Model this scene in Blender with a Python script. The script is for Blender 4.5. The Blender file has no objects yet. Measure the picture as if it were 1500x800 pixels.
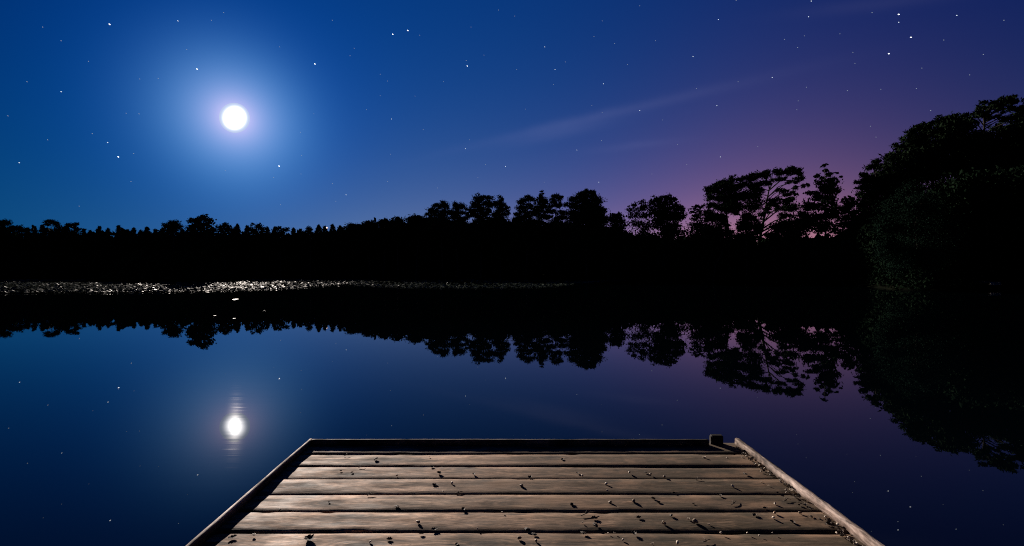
import bpy, bmesh, math, random
import numpy as np
from mathutils import Vector, Matrix, noise as mnoise

sc = bpy.context.scene
R = math.radians
F = 667.0            # focal length in photo pixels (1500 px wide frame)
CAMZ = 1.30          # lens above the water
DECKZ = 0.30         # deck boards above the water

# ------------------------------------------------------------------ camera
cam = bpy.data.cameras.new("camera")
cam.lens = 16.008
cam.sensor_width = 36.0
cam.clip_start = 0.05
cam.clip_end = 20000
camo = bpy.data.objects.new("camera", cam)
sc.collection.objects.link(camo)
camo.location = (0, 0, CAMZ)
camo.rotation_euler = (R(90 - 0.086), 0, 0)
sc.camera = camo

# ------------------------------------------------------------------ exposure
sc.view_settings.view_transform = 'Standard'
sc.view_settings.look = 'None'
sc.view_settings.exposure = 1.0
sc.view_settings.gamma = 1.0
sc.view_settings.use_curve_mapping = False
try:
    sc.cycles.use_denoising = False
    sc.cycles.filter_width = 1.05
    sc.cycles.max_bounces = 6
    sc.cycles.sample_clamp_indirect = 4.0
except Exception:
    pass

# ------------------------------------------------------------------ moon direction
MOON_AZ = math.degrees(math.atan2(344 - 750, 667))       # left of straight ahead
MDIR = Vector(((344 - 750) / F, 1.0, (399 - 173) / F)).normalized()
MOON_EL = math.degrees(math.asin(MDIR.z))

# ------------------------------------------------------------------ night sky
world = bpy.data.worlds.new("World")
sc.world = world
world.use_nodes = True
nt = world.node_tree
nt.nodes.clear()
L = nt.links.new


def math_node(t, op, a, b=None, clamp=False):
    n = t.nodes.new('ShaderNodeMath')
    n.operation = op
    n.use_clamp = clamp
    for i, v in enumerate((a, b)):
        if v is None:
            continue
        if isinstance(v, (int, float)):
            n.inputs[i].default_value = v
        else:
            t.links.new(v, n.inputs[i])
    return n.outputs[0]


M = lambda op, a, b=None: math_node(nt, op, a, b)
tc = nt.nodes.new('ShaderNodeTexCoord')
DIR = tc.outputs['Generated']
sx = nt.nodes.new('ShaderNodeSeparateXYZ')
L(DIR, sx.inputs[0])
DEG = 180 / math.pi
elev = M('MAXIMUM', M('MULTIPLY', M('ARCSINE', sx.outputs[2]), DEG), 0.0)
azim = M('MULTIPLY', M('ARCTAN2', sx.outputs[0], sx.outputs[1]), DEG)


def dot(v):
    n = nt.nodes.new('ShaderNodeVectorMath')
    n.operation = 'DOT_PRODUCT'
    L(DIR, n.inputs[0])
    n.inputs[1].default_value = v
    return n.outputs['Value']


theta = M('MULTIPLY', M('ARCCOSINE', M('MINIMUM', dot(MDIR), 1.0)), DEG)
E_ = lambda x: M('POWER', math.e, x)


def gauss(x, k):
    return E_(M('MULTIPLY', M('POWER', M('ABSOLUTE', x), 2.0), -1.0 / (k * k)))


def lobe(a, w, e):
    return M('MULTIPLY', gauss(M('SUBTRACT', azim, a), w), E_(M('MULTIPLY', elev, -1.0 / e)))


SKYK = 0.5
eh = lambda k: E_(M('MULTIPLY', elev, -1.0 / k))
mh = lambda k: E_(M('MULTIPLY', theta, -1.0 / k))
terms = [
    (E_(M('MULTIPLY', M('MAXIMUM', M('SUBTRACT', elev, 33.0), 0.0), -1 / 9.0)), (0.0, 0.0005, 0.0700)),
    (gauss(theta, 6.0),   (0.0560, 0.1987, 0.2300)),   # moon aureole in thin haze
    (mh(2.0),             (0.1000, 0.2648, 0.1500)),
    (mh(1.5),             (0.9000, 0.2000, 0.1500)),
    (mh(7.0),             (0.0000, 0.0566, 0.4108)),
    (lobe(-10, 45, 40),   (0.0000, 0.0755, 0.2704)),   # moonlit air
    (lobe(-10, 22, 6),    (0.1568, 0.1454, 0.0300)),
    (eh(12.0),            (0.0000, 0.0400, 0.0000)),
    (lobe(22, 34, 18),    (0.0120, 0.0100, 0.0450)),
    (lobe(20, 30, 6),     (0.2455, 0.0000, 0.0000)),   # glow of a far town
    (lobe(30, 15, 6),     (0.4312, 0.1246, 0.0300)),
    (lobe(24, 16, 2.6),   (0.3000, 0.2200, 0.1600)),
]
# thin streaks of cirrus: bands along great circles


def pdir(px, py):
    return Vector(((px - 750) / F, 1.0, (399 - py) / F)).normalized()


nz = nt.nodes.new('ShaderNodeTexNoise')
nz.inputs['Scale'].default_value = 9.0
nz.inputs['Detail'].default_value = 4.0
L(DIR, nz.inputs['Vector'])
warp = M('MULTIPLY', M('SUBTRACT', nz.outputs['Fac'], 0.5), 0.012)
for p1, p2, wd, amp in (((690, 214), (1110, 116), 0.010, 0.012), ((740, 212), (905, 176), 0.013, 0.011),
                        ((1160, 20), (1420, -10), 0.010, 0.006), ((860, 222), (1000, 206), 0.008, 0.006)):
    a, b = pdir(*p1), pdir(*p2)
    n = a.cross(b).normalized()
    mid = (a + b).normalized()
    half = math.degrees(a.angle(b)) * 0.46
    off = M('MULTIPLY', M('ARCCOSINE', M('MINIMUM', dot(mid), 1.0)), DEG)
    band = M('MULTIPLY', gauss(M('ADD', dot(n), warp), wd), gauss(off, half))
    band = M('MULTIPLY', band, M('ADD', nz.outputs['Fac'], 0.35))
    terms.append((band, (amp * 1.6, amp * 1.5, amp * 2.2)))

acc = None
for fac, col in terms:
    n = nt.nodes.new('ShaderNodeVectorMath')
    n.operation = 'SCALE'
    n.inputs[0].default_value = col
    if fac is None:
        n.inputs['Scale'].default_value = 1.0
    else:
        L(fac, n.inputs['Scale'])
    if acc is None:
        acc = n.outputs[0]
    else:
        s = nt.nodes.new('ShaderNodeVectorMath')
        s.operation = 'ADD'
        L(acc, s.inputs[0])
        L(n.outputs[0], s.inputs[1])
        acc = s.outputs[0]
bg = nt.nodes.new('ShaderNodeBackground')
L(acc, bg.inputs['Color'])
bg.inputs['Strength'].default_value = SKYK
# moonlight scattered by clear air, the same physics as the day sky and far dimmer
sky = nt.nodes.new('ShaderNodeTexSky')
sky.sky_type = 'NISHITA'
sky.sun_disc = False
sky.sun_elevation = R(MOON_EL)
sky.sun_rotation = R(MOON_AZ)
bg2 = nt.nodes.new('ShaderNodeBackground')
tint = nt.nodes.new('ShaderNodeVectorMath')
tint.operation = 'MULTIPLY'
L(sky.outputs[0], tint.inputs[0])
tint.inputs[1].default_value = (0.0, 0.5, 1.0)
L(tint.outputs[0], bg2.inputs['Color'])
bg2.inputs['Strength'].default_value = 0.0001
ad = nt.nodes.new('ShaderNodeAddShader')
L(bg.outputs[0], ad.inputs[0])
L(bg2.outputs[0], ad.inputs[1])
wo = nt.nodes.new('ShaderNodeOutputWorld')
L(ad.outputs[0], wo.inputs['Surface'])

# ------------------------------------------------------------------ moonlight
sl = bpy.data.lights.new("moonlight", 'SUN')
sl.energy = 5.0
sl.angle = R(0.55)
sl.color = (1.0, 0.88, 0.78)
so = bpy.data.objects.new("moonlight", sl)
sc.collection.objects.link(so)
so.rotation_euler = (-MDIR).to_track_quat('-Z', 'Y').to_euler()
so.location = MDIR * 50

# ------------------------------------------------------------------ helpers


def P(px, py, Y):
    """World point seen at photo pixel (px, py) when it stands Y metres ahead."""
    return np.array([(px - 750) / F * Y, Y, CAMZ - (py - 399) / F * Y])


def tag(o, label=None, cat=None, group=None, kind=None):
    if label: o["label"] = label
    if cat: o["category"] = cat
    if group: o["group"] = group
    if kind: o["kind"] = kind
    return o


def link(o, parent=None):
    sc.collection.objects.link(o)
    if parent is not None:
        o.parent = parent
    return o


def empty(name, loc):
    o = bpy.data.objects.new(name, None)
    o.empty_display_size = 0.2
    o.location = loc
    return link(o)


def mesh_np(name, verts, faces_flat, sizes, mat, smooth=False):
    me = bpy.data.meshes.new(name)
    verts = np.asarray(verts, dtype=np.float32)
    me.vertices.add(len(verts))
    me.vertices.foreach_set("co", verts.ravel())
    me.loops.add(len(faces_flat))
    me.loops.foreach_set("vertex_index", np.asarray(faces_flat, dtype=np.int32))
    me.polygons.add(len(sizes))
    st = np.concatenate([[0], np.cumsum(sizes)[:-1]]).astype(np.int32)
    me.polygons.foreach_set("loop_start", st)
    if smooth:
        me.polygons.foreach_set("use_smooth", np.ones(len(sizes), dtype=bool))
    me.update(calc_edges=True)
    me.validate()
    if mat:
        me.materials.append(mat)
    return me


def from_bm(name, bm, mat, parent=None, loc=None, smooth=False):
    me = bpy.data.meshes.new(name)
    bm.normal_update()
    bm.to_mesh(me)
    bm.free()
    if smooth:
        me.polygons.foreach_set("use_smooth", [True] * len(me.polygons))
    me.materials.append(mat)
    o = bpy.data.objects.new(name, me)
    if loc is not None:
        o.location = loc
    return link(o, parent)


class Tubes:
    """Collects tapered tubes along polylines into one mesh."""

    def __init__(self, seg=7):
        self.v, self.f, self.seg = [], [], seg

    def add(self, pts, rad):
        pts = [Vector(p) for p in pts]
        s = self.seg
        b = len(self.v)
        for i, p in enumerate(pts):
            d = (pts[min(i + 1, len(pts) - 1)] - pts[max(i - 1, 0)])
            if d.length < 1e-6:
                d = Vector((0, 0, 1))
            d.normalize()
            u = d.orthogonal().normalized()
            w = d.cross(u)
            for k in range(s):
                a = 2 * math.pi * k / s
                self.v.append(p + (u * math.cos(a) + w * math.sin(a)) * rad[i])
        for i in range(len(pts) - 1):
            for k in range(s):
                k2 = (k + 1) % s
                self.f.append((b + i * s + k, b + i * s + k2, b + (i + 1) * s + k2, b + (i + 1) * s + k))
        self.f.append(tuple(b + k for k in reversed(range(s))))
        e = b + (len(pts) - 1) * s
        self.f.append(tuple(e + k for k in range(s)))

    def build(self, name, mat, parent=None, origin=(0, 0, 0)):
        me = bpy.data.meshes.new(name)
        og = Vector(origin)
        me.from_pydata([tuple(v - og) for v in self.v], [], self.f)
        me.polygons.foreach_set("use_smooth", [len(f) == 4 for f in self.f])
        me.materials.append(mat)
        o = bpy.data.objects.new(name, me)
        return link(o, parent)


# ------------------------------------------------------------------ materials


def new_mat(name):
    m = bpy.data.materials.new(name)
    m.use_nodes = True
    t = m.node_tree
    t.nodes.clear()
    out = t.nodes.new('ShaderNodeOutputMaterial')
    return m, t, out


def principled(t, out, rough=0.7, spec=0.3):
    b = t.nodes.new('ShaderNodeBsdfPrincipled')
    b.inputs['Roughness'].default_value = rough
    b.inputs['Specular IOR Level'].default_value = spec
    t.links.new(b.outputs[0], out.inputs['Surface'])
    return b


def noise_tex(t, scale, detail=4.0, vec=None, rough=0.55):
    n = t.nodes.new('ShaderNodeTexNoise')
    n.inputs['Scale'].default_value = scale
    n.inputs['Detail'].default_value = detail
    n.inputs['Roughness'].default_value = rough
    if vec is not None:
        t.links.new(vec, n.inputs['Vector'])
    return n.outputs['Fac']


def ramp(t, fac, stops):
    r = t.nodes.new('ShaderNodeValToRGB')
    while len(r.color_ramp.elements) < len(stops):
        r.color_ramp.elements.new(0.5)
    for e, (p, c) in zip(r.color_ramp.elements, stops):
        e.position = p
        e.color = (*c, 1)
    t.links.new(fac, r.inputs[0])
    return r.outputs[0]


def mix_col(t, fac, a, b, mode='MIX'):
    n = t.nodes.new('ShaderNodeMix')
    n.data_type = 'RGBA'
    n.blend_type = mode
    for sock, v in ((n.inputs[0], fac), (n.inputs[6], a), (n.inputs[7], b)):
        if isinstance(v, (int, float)):
            sock.default_value = v
        elif isinstance(v, tuple):
            sock.default_value = (*v, 1) if len(v) == 3 else v
        else:
            t.links.new(v, sock)
    return n.outputs[2]


def foliage_mat(name, dark, light, scale=0.8):
    m, t, out = new_mat(name)
    b = principled(t, out, 0.9, 0.0)
    b.inputs['IOR'].default_value = 1.0
    geo = t.nodes.new('ShaderNodeNewGeometry')
    n1 = noise_tex(t, scale, 3.0, geo.outputs['Position'])
    col = ramp(t, n1, [(0.3, dark), (0.7, light)])
    # each leaf a little different
    col2 = mix_col(t, geo.outputs['Random Per Island'], tuple(0.7 * c for c in dark), col)
    t.links.new(col2, b.inputs['Base Color'])
    return m


MAT_PINE = foliage_mat("pine_needles", (0.008, 0.014, 0.008), (0.016, 0.026, 0.014))
MAT_LEAF = foliage_mat("broad_leaves", (0.004, 0.0085, 0.005), (0.009, 0.016, 0.009))
MAT_WILLOW = foliage_mat("willow_leaves", (0.006, 0.013, 0.009), (0.0085, 0.020, 0.0135))
MAT_CONIFER = foliage_mat("conifer_needles", (0.010, 0.018, 0.012), (0.018, 0.030, 0.018))


def bark_mat():
    m, t, out = new_mat("bark")
    b = principled(t, out, 0.9, 0.1)
    geo = t.nodes.new('ShaderNodeNewGeometry')
    n = noise_tex(t, 3.0, 5.0, geo.outputs['Position'])
    t.links.new(ramp(t, n, [(0.3, (0.010, 0.008, 0.007)), (0.7, (0.024, 0.019, 0.016))]), b.inputs['Base Color'])
    return m


MAT_BARK = bark_mat()


def wood_mat(name, base_dark, base_mid, base_light, moss_and_falloff=True):
    m, t, out = new_mat(name)
    b = principled(t, out, 0.8, 0.16)
    tcn = t.nodes.new('ShaderNodeTexCoord')
    oi = t.nodes.new('ShaderNodeObjectInfo')
    off = t.nodes.new('ShaderNodeVectorMath')
    off.operation = 'SCALE'
    off.inputs[0].default_value = (31.0, 17.0, 5.0)
    t.links.new(oi.outputs['Random'], off.inputs['Scale'])
    addv = t.nodes.new('ShaderNodeVectorMath')
    addv.operation = 'ADD'
    t.links.new(tcn.outputs['Object'], addv.inputs[0])
    t.links.new(off.outputs[0], addv.inputs[1])
    V = addv.outputs[0]

    def stretched(s):
        mp = t.nodes.new('ShaderNodeMapping')
        mp.inputs['Scale'].default_value = s
        t.links.new(V, mp.inputs['Vector'])
        return mp.outputs[0]

    # warped grain running along the board (local X)
    wn = t.nodes.new('ShaderNodeTexNoise')
    wn.inputs['Scale'].default_value = 5.0
    wn.inputs['Detail'].default_value = 2.0
    t.links.new(V, wn.inputs['Vector'])
    ws = t.nodes.new('ShaderNodeVectorMath')
    ws.operation = 'SCALE'
    t.links.new(wn.outputs['Color'], ws.inputs[0])
    ws.inputs['Scale'].default_value = 0.030
    wa = t.nodes.new('ShaderNodeVectorMath')
    wa.operation = 'ADD'
    t.links.new(V, wa.inputs[0])
    t.links.new(ws.outputs[0], wa.inputs[1])

    def st2(s):
        mp = t.nodes.new('ShaderNodeMapping')
        mp.inputs['Scale'].default_value = s
        t.links.new(wa.outputs[0], mp.inputs['Vector'])
        return mp.outputs[0]
    grain = noise_tex(t, 1.0, 6.0, st2((3.2, 36.0, 36.0)), 0.68)
    fine = noise_tex(t, 1.0, 5.0, st2((13.0, 115.0, 115.0)), 0.62)
    blot = noise_tex(t, 1.0, 5.0, stretched((5.5, 16.0, 16.0)), 0.6)
    blot2 = noise_tex(t, 1.0, 3.0, stretched((1.7, 5.0, 5.0)), 0.5)
    # knots
    vo = t.nodes.new('ShaderNodeTexVoronoi')
    vo.voronoi_dimensions = '2D'
    vo.inputs['Scale'].default_value = 1.0
    t.links.new(st2((2.3, 7.5, 1.0)), vo.inputs['Vector'])
    knot = ramp(t, vo.outputs['Distance'], [(0.07, (1, 1, 1)), (0.19, (0, 0, 0))])
    rings = t.nodes.new('ShaderNodeMath')
    rings.operation = 'SINE'
    rm = t.nodes.new('ShaderNodeMath')
    rm.operation = 'MULTIPLY'
    t.links.new(vo.outputs['Distance'], rm.inputs[0])
    rm.inputs[1].default_value = 70.0
    t.links.new(rm.outputs[0], rings.inputs[0])
    sub = math_node(t, 'ADD', math_node(t, 'MULTIPLY', grain, 0.62), math_node(t, 'MULTIPLY', fine, 0.38))
    col = ramp(t, sub, [(0.37, base_dark), (0.49, base_mid), (0.61, base_light)])
    ringmask = math_node(t, 'MULTIPLY', ramp(t, vo.outputs['Distance'], [(0.14, (1, 1, 1)), (0.55, (0, 0, 0))]),
                         math_node(t, 'MULTIPLY', math_node(t, 'ADD', rings.outputs[0], 1.0), 0.34))
    col = mix_col(t, ringmask, col, tuple(0.45 * c for c in base_dark))
    col = mix_col(t, math_node(t, 'MULTIPLY', knot, 0.8), col, tuple(0.4 * c for c in base_dark))
    st = ramp(t, blot, [(0.36, (0.24, 0.21, 0.18)), (0.55, (1, 1, 1))])
    col = mix_col(t, 0.85, col, st, 'MULTIPLY')
    st2_ = ramp(t, blot2, [(0.36, (0.55, 0.55, 0.52)), (0.60, (1.05, 1.0, 0.97))])
    col = mix_col(t, 0.85, col, st2_, 'MULTIPLY')
    # pinkish and pale weathered streaks
    pk = noise_tex(t, 1.0, 4.0, stretched((3.0, 26.0, 10.0)), 0.6)
    col = mix_col(t, math_node(t, 'MULTIPLY', ramp(t, pk, [(0.52, (0, 0, 0)), (0.70, (1, 1, 1))]), 0.55), col,
                  tuple(1.25 * c for c in base_light))
    # hairline drying cracks along the grain
    ck = noise_tex(t, 1.0, 2.0, st2((1.6, 58.0, 20.0)), 0.5)
    cmask = ramp(t, ck, [(0.285, (1, 1, 1)), (0.325, (0, 0, 0))])
    col = mix_col(t, math_node(t, 'MULTIPLY', cmask, 0.85), col, tuple(0.3 * c for c in base_dark))
    # rough weathered surface: short fibres, lighter and darker
    fib = noise_tex(t, 1.0, 3.0, stretched((34.0, 120.0, 60.0)), 0.6)
    col = mix_col(t, 0.8, col, ramp(t, fib, [(0.32, (0.55, 0.55, 0.55)), (0.68, (1.35, 1.33, 1.30))]), 'MULTIPLY')
    # small dark pits and flecks
    pit = noise_tex(t, 1.0, 2.0, stretched((26.0, 70.0, 40.0)), 0.5)
    pmask = ramp(t, pit, [(0.27, (1, 1, 1)), (0.33, (0, 0, 0))])
    col = mix_col(t, math_node(t, 'MULTIPLY', pmask, 0.75), col, tuple(0.5 * c for c in base_dark))
    # board to board difference
    hv = t.nodes.new('ShaderNodeMapRange')
    t.links.new(oi.outputs['Random'], hv.inputs['Value'])
    hv.inputs['To Min'].default_value = 0.84
    hv.inputs['To Max'].default_value = 1.16
    comb = t.nodes.new('ShaderNodeCombineXYZ')
    for i in range(3):
        t.links.new(hv.outputs[0], comb.inputs[i])
    col = mix_col(t, 1.0, col, comb.outputs[0], 'MULTIPLY')
    if moss_and_falloff:
        # algae and damp on the right; the darkening also paints in the moonlight's fall-off
        geo = t.nodes.new('ShaderNodeNewGeometry')
        sp = t.nodes.new('ShaderNodeSeparateXYZ')
        t.links.new(geo.outputs['Position'], sp.inputs[0])
        mr = t.nodes.new('ShaderNodeMapRange')
        t.links.new(sp.outputs[0], mr.inputs['Value'])
        mr.inputs['From Min'].default_value = -0.75
        mr.inputs['From Max'].default_value = 0.75
        mr.clamp = True
        mn = noise_tex(t, 1.0, 5.0, stretched((4.0, 9.0, 9.0)), 0.62)
        mm = math_node(t, 'ADD', mr.outputs[0], math_node(t, 'MULTIPLY', math_node(t, 'SUBTRACT', mn, 0.5), 2.4))
        mfac = ramp(t, mm, [(0.15, (0, 0, 0)), (0.85, (1, 1, 1))])
        mcol = ramp(t, mn, [(0.35, (0.020, 0.019, 0.010)), (0.50, (0.046, 0.034, 0.022)), (0.64, (0.150, 0.094, 0.058))])
        col = mix_col(t, math_node(t, 'MULTIPLY', mfac, 0.86), col, mcol)
    t.links.new(col, b.inputs['Base Color'])
    rr = ramp(t, blot, [(0.35, (0.9, 0.9, 0.9)), (0.65, (0.68, 0.68, 0.68))])
    t.links.new(rr, b.inputs['Roughness'])
    bp = t.nodes.new('ShaderNodeBump')
    bp.inputs['Strength'].default_value = 0.55
    bp.inputs['Distance'].default_value = 0.0035
    hsum = math_node(t, 'ADD', grain, math_node(t, 'MULTIPLY', fine, 0.5))
    hsum = math_node(t, 'SUBTRACT', hsum, math_node(t, 'MULTIPLY', knot, 0.4))
    t.links.new(hsum, bp.inputs['Height'])
    t.links.new(bp.outputs[0], b.inputs['Normal'])
    return m


MAT_PLANK = wood_mat("weathered_planks", (0.046, 0.027, 0.016), (0.235, 0.148, 0.094), (0.490, 0.330, 0.230))
MAT_RAIL = wood_mat("weathered_rail", (0.06, 0.045, 0.038), (0.24, 0.185, 0.16), (0.42, 0.345, 0.31), moss_and_falloff=False)
MAT_FARRAIL = wood_mat("far_rail_shade_sides", (0.035, 0.030, 0.027), (0.070, 0.060, 0.052), (0.12, 0.10, 0.09), moss_and_falloff=False)  # also colours the left rail's sides, with their shade put into the tone
MAT_POST = wood_mat("dark_post", (0.010, 0.009, 0.008), (0.022, 0.018, 0.016), (0.045, 0.037, 0.032), moss_and_falloff=False)


def plain(name, dark, light, scale, rough=0.7, spec=0.3):
    m, t, out = new_mat(name)
    b = principled(t, out, rough, spec)
    if spec == 0:
        b.inputs['IOR'].default_value = 1.0
    tcn = t.nodes.new('ShaderNodeTexCoord')
    n = noise_tex(t, scale, 4.0, tcn.outputs['Object'])
    t.links.new(ramp(t, n, [(0.35, dark), (0.65, light)]), b.inputs['Base Color'])
    return m


MAT_GROUND = plain("dark_earth", (0.003, 0.004, 0.003), (0.007, 0.008, 0.005), 0.6, 0.95, 0)
MAT_HUSK = plain("pale_husk", (0.28, 0.22, 0.16), (0.62, 0.54, 0.44), 60, 0.6)
MAT_NUT = plain("acorn_shell", (0.17, 0.10, 0.05), (0.34, 0.22, 0.12), 50, 0.35, 0.5)
MAT_CUP = plain("acorn_cup", (0.10, 0.075, 0.05), (0.24, 0.18, 0.13), 200, 0.8)
MAT_DEAD = plain("dead_leaf", (0.022, 0.015, 0.010), (0.060, 0.040, 0.026), 40, 0.75)
MAT_TWIG = plain("twig_bark", (0.03, 0.022, 0.016), (0.09, 0.065, 0.05), 60, 0.8)
MAT_PALEWOOD = plain("pale_landing_wood", (0.30, 0.27, 0.24), (0.50, 0.46, 0.42), 6, 0.7)


def lily_mat():
    """Matt leaf with a faint waxy film."""
    m, t, out = new_mat("lily_pad_leaf")
    geo = t.nodes.new('ShaderNodeNewGeometry')
    c = ramp(t, geo.outputs['Random Per Island'], [(0.0, (0.010, 0.018, 0.012)), (1.0, (0.035, 0.045, 0.030))])
    d = t.nodes.new('ShaderNodeBsdfDiffuse')
    t.links.new(c, d.inputs['Color'])
    g = t.nodes.new('ShaderNodeBsdfGlossy')
    mr = t.nodes.new('ShaderNodeMapRange')
    t.links.new(geo.outputs['Random Per Island'], mr.inputs['Value'])
    mr.inputs['To Min'].default_value = 0.36
    mr.inputs['To Max'].default_value = 0.52
    t.links.new(mr.outputs[0], g.inputs['Roughness'])
    wv = t.nodes.new('ShaderNodeMapRange')
    wn = t.nodes.new('ShaderNodeTexWhiteNoise')
    wn.noise_dimensions = '1D'
    t.links.new(geo.outputs['Random Per Island'], wn.inputs['W'])
    t.links.new(wn.outputs['Value'], wv.inputs['Value'])
    wv.inputs['To Min'].default_value = 0.014
    wv.inputs['To Max'].default_value = 0.055
    mx = t.nodes.new('ShaderNodeMixShader')
    t.links.new(wv.outputs[0], mx.inputs[0])
    t.links.new(d.outputs[0], mx.inputs[1])
    t.links.new(g.outputs[0], mx.inputs[2])
    t.links.new(mx.outputs[0], out.inputs['Surface'])
    return m


MAT_LILY = lily_mat()


def water_mat():
    m, t, out = new_mat("lake_water")
    geo = t.nodes.new('ShaderNodeNewGeometry')
    mp = t.nodes.new('ShaderNodeMapping')
    mp.inputs['Scale'].default_value = (0.5, 4.5, 1.0)
    t.links.new(geo.outputs['Position'], mp.inputs['Vector'])
    n1 = noise_tex(t, 1.0, 3.0, mp.outputs[0])
    bp = t.nodes.new('ShaderNodeBump')
    bp.inputs['Strength'].default_value = 0.05
    bp.inputs['Distance'].default_value = 0.003
    t.links.new(n1, bp.inputs['Height'])
    g1 = t.nodes.new('ShaderNodeBsdfGlossy')
    g1.distribution = 'GGX'
    g1.inputs['Roughness'].default_value = 0.006
    t.links.new(bp.outputs[0], g1.inputs['Normal'])
    # long low ripples, crests across the view, that drag lights into a broken upright streak
    mp2 = t.nodes.new('ShaderNodeMapping')
    mp2.inputs['Scale'].default_value = (0.16, 7.0, 1.0)
    t.links.new(geo.outputs['Position'], mp2.inputs['Vector'])
    n2 = noise_tex(t, 1.0, 4.0, mp2.outputs[0], 0.6)
    bp2 = t.nodes.new('ShaderNodeBump')
    bp2.inputs['Strength'].default_value = 1.0
    bp2.inputs['Distance'].default_value = 0.0014
    t.links.new(n2, bp2.inputs['Height'])
    g2 = t.nodes.new('ShaderNodeBsdfGlossy')
    g2.distribution = 'BECKMANN'
    g2.inputs['Roughness'].default_value = 0.12
    t.links.new(bp2.outputs[0], g2.inputs['Normal'])
    mg = t.nodes.new('ShaderNodeMixShader')
    mg.inputs[0].default_value = 0.00015
    t.links.new(g1.outputs[0], mg.inputs[1])
    t.links.new(g2.outputs[0], mg.inputs[2])
    d = t.nodes.new('ShaderNodeBsdfDiffuse')
    d.inputs['Color'].default_value = (0.0003, 0.0012, 0.0022, 1)
    fr = t.nodes.new('ShaderNodeFresnel')
    fr.inputs['IOR'].default_value = 1.333
    fp = math_node(t, 'MINIMUM', math_node(t, 'MULTIPLY', fr.outputs[0], 1.48), 0.82)
    mx = t.nodes.new('ShaderNodeMixShader')
    t.links.new(fp, mx.inputs[0])
    t.links.new(d.outputs[0], mx.inputs[1])
    t.links.new(mg.outputs[0], mx.inputs[2])
    t.links.new(mx.outputs[0], out.inputs['Surface'])
    return m


MAT_WATER = water_mat()


def emit_mat(name, col, strength, limb=None):
    m, t, out = new_mat(name)
    e = t.nodes.new('ShaderNodeEmission')
    e.inputs['Color'].default_value = (*col, 1)
    e.inputs['Strength'].default_value = strength
    if limb:
        lw = t.nodes.new('ShaderNodeLayerWeight')
        lw.inputs['Blend'].default_value = 0.5
        f = math_node(t, 'SUBTRACT', 1.0, lw.outputs['Facing'])
        f = math_node(t, 'POWER', f, limb)
        f = math_node(t, 'ADD', math_node(t, 'MULTIPLY', f, strength), 0.34)
        t.links.new(f, e.inputs['Strength'])
    t.links.new(e.outputs[0], out.inputs['Surface'])
    return m


# ------------------------------------------------------------------ lake, land
SHORE = [(-400, 60), (-200, 75), (0, 86), (122, 88), (305, 92), (420, 98), (500, 92), (700, 92), (850, 85),
         (950, 72), (1100, 63), (1230, 52), (1300, 36), (1350, 31.5), (1400, 34), (1456, 38), (1500, 34),
         (1700, 24), (2200, 12)]
SPX = np.array([s[0] for s in SHORE], float)
SPY = np.array([s[1] for s in SHORE], float)
poly = [((px - 750) / F * Y, Y) for px, Y in SHORE] + [(24, -2), (10, -5), (-14, -5), (-30, -3), (-60, 5), (-92, 30)]
POLY = np.array(poly)


def lake_sd(x, y):
    """Distance to the shoreline, negative over the lake."""
    x = np.asarray(x, float)
    y = np.asarray(y, float)
    best = np.full(x.shape, 1e18)
    inside = np.zeros(x.shape, bool)
    n = len(POLY)
    for i in range(n):
        ax, ay = POLY[i]
        bx, by = POLY[(i + 1) % n]
        dx, dy = bx - ax, by - ay
        tt = np.clip(((x - ax) * dx + (y - ay) * dy) / (dx * dx + dy * dy), 0, 1)
        best = np.minimum(best, (x - ax - tt * dx) ** 2 + (y - ay - tt * dy) ** 2)
        c = ((ay > y) != (by > y))
        with np.errstate(divide='ignore', invalid='ignore'):
            xi = (bx - ax) * (y - ay) / (by - ay + 1e-12) + ax
        inside ^= c & (x < xi)
    d = np.sqrt(best)
    return np.where(inside, -d, d)


ISL = (-48.0, 64.0, 9.0, 3.6)


def ground(x, y):
    x = np.asarray(x, float)
    y = np.asarray(y, float)
    sd = lake_sd(x, y)
    right = np.clip((x - 28) / 25, 0, 1) * np.clip(y / 20, 0, 1)
    slope = 0.05 + 0.10 * right
    cap = 2.5 + 4.0 * right
    land = np.minimum(0.12 + slope * np.maximum(sd, 0) + 0.15 * (1 - np.exp(-np.maximum(sd, 0))), cap)
    bed = -0.05 + np.maximum(sd, -6) * 0.25
    h = np.where(sd > 0, land, bed)
    e = ((x - ISL[0]) / ISL[2]) ** 2 + ((y - ISL[1]) / ISL[3]) ** 2
    isl = 0.45 * (1 - e)
    return np.maximum(h, np.where(e < 2.2, np.maximum(isl, -0.6), -9))


def axis(lo, hi, step, far):
    a = np.arange(lo, hi + step, step)
    ext = np.array([20, 60, 150, 400, 1000, 2500, 6000.0])
    return np.concatenate([(lo - ext)[::-1], a, hi + ext])


gx = axis(-130, 90, 2.0, 0)
gy = axis(-24, 150, 2.0, 0)
GX, GY = np.meshgrid(gx, gy)
GZ = ground(GX, GY)
vv = np.stack([GX, GY, GZ], -1).reshape(-1, 3)
nx, ny = len(gx), len(gy)
ii, jj = np.meshgrid(np.arange(nx - 1), np.arange(ny - 1))
a = (jj * nx + ii).ravel()
ff = np.stack([a, a + 1, a + nx + 1, a + nx], 1)
o = link(bpy.data.objects.new("ground", mesh_np("ground", vv, ff.ravel(), np.full(len(ff), 4), MAT_GROUND, True)))
tag(o, kind="structure")

bm = bmesh.new()
vs = [bm.verts.new(p) for p in ((-150, -14, 0), (70, -14, 0), (70, 112, 0), (-150, 112, 0))]
bm.faces.new(vs)
o = from_bm("water", bm, MAT_WATER)
tag(o, kind="structure")

# ------------------------------------------------------------------ moon and stars
md = 9000.0


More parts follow.
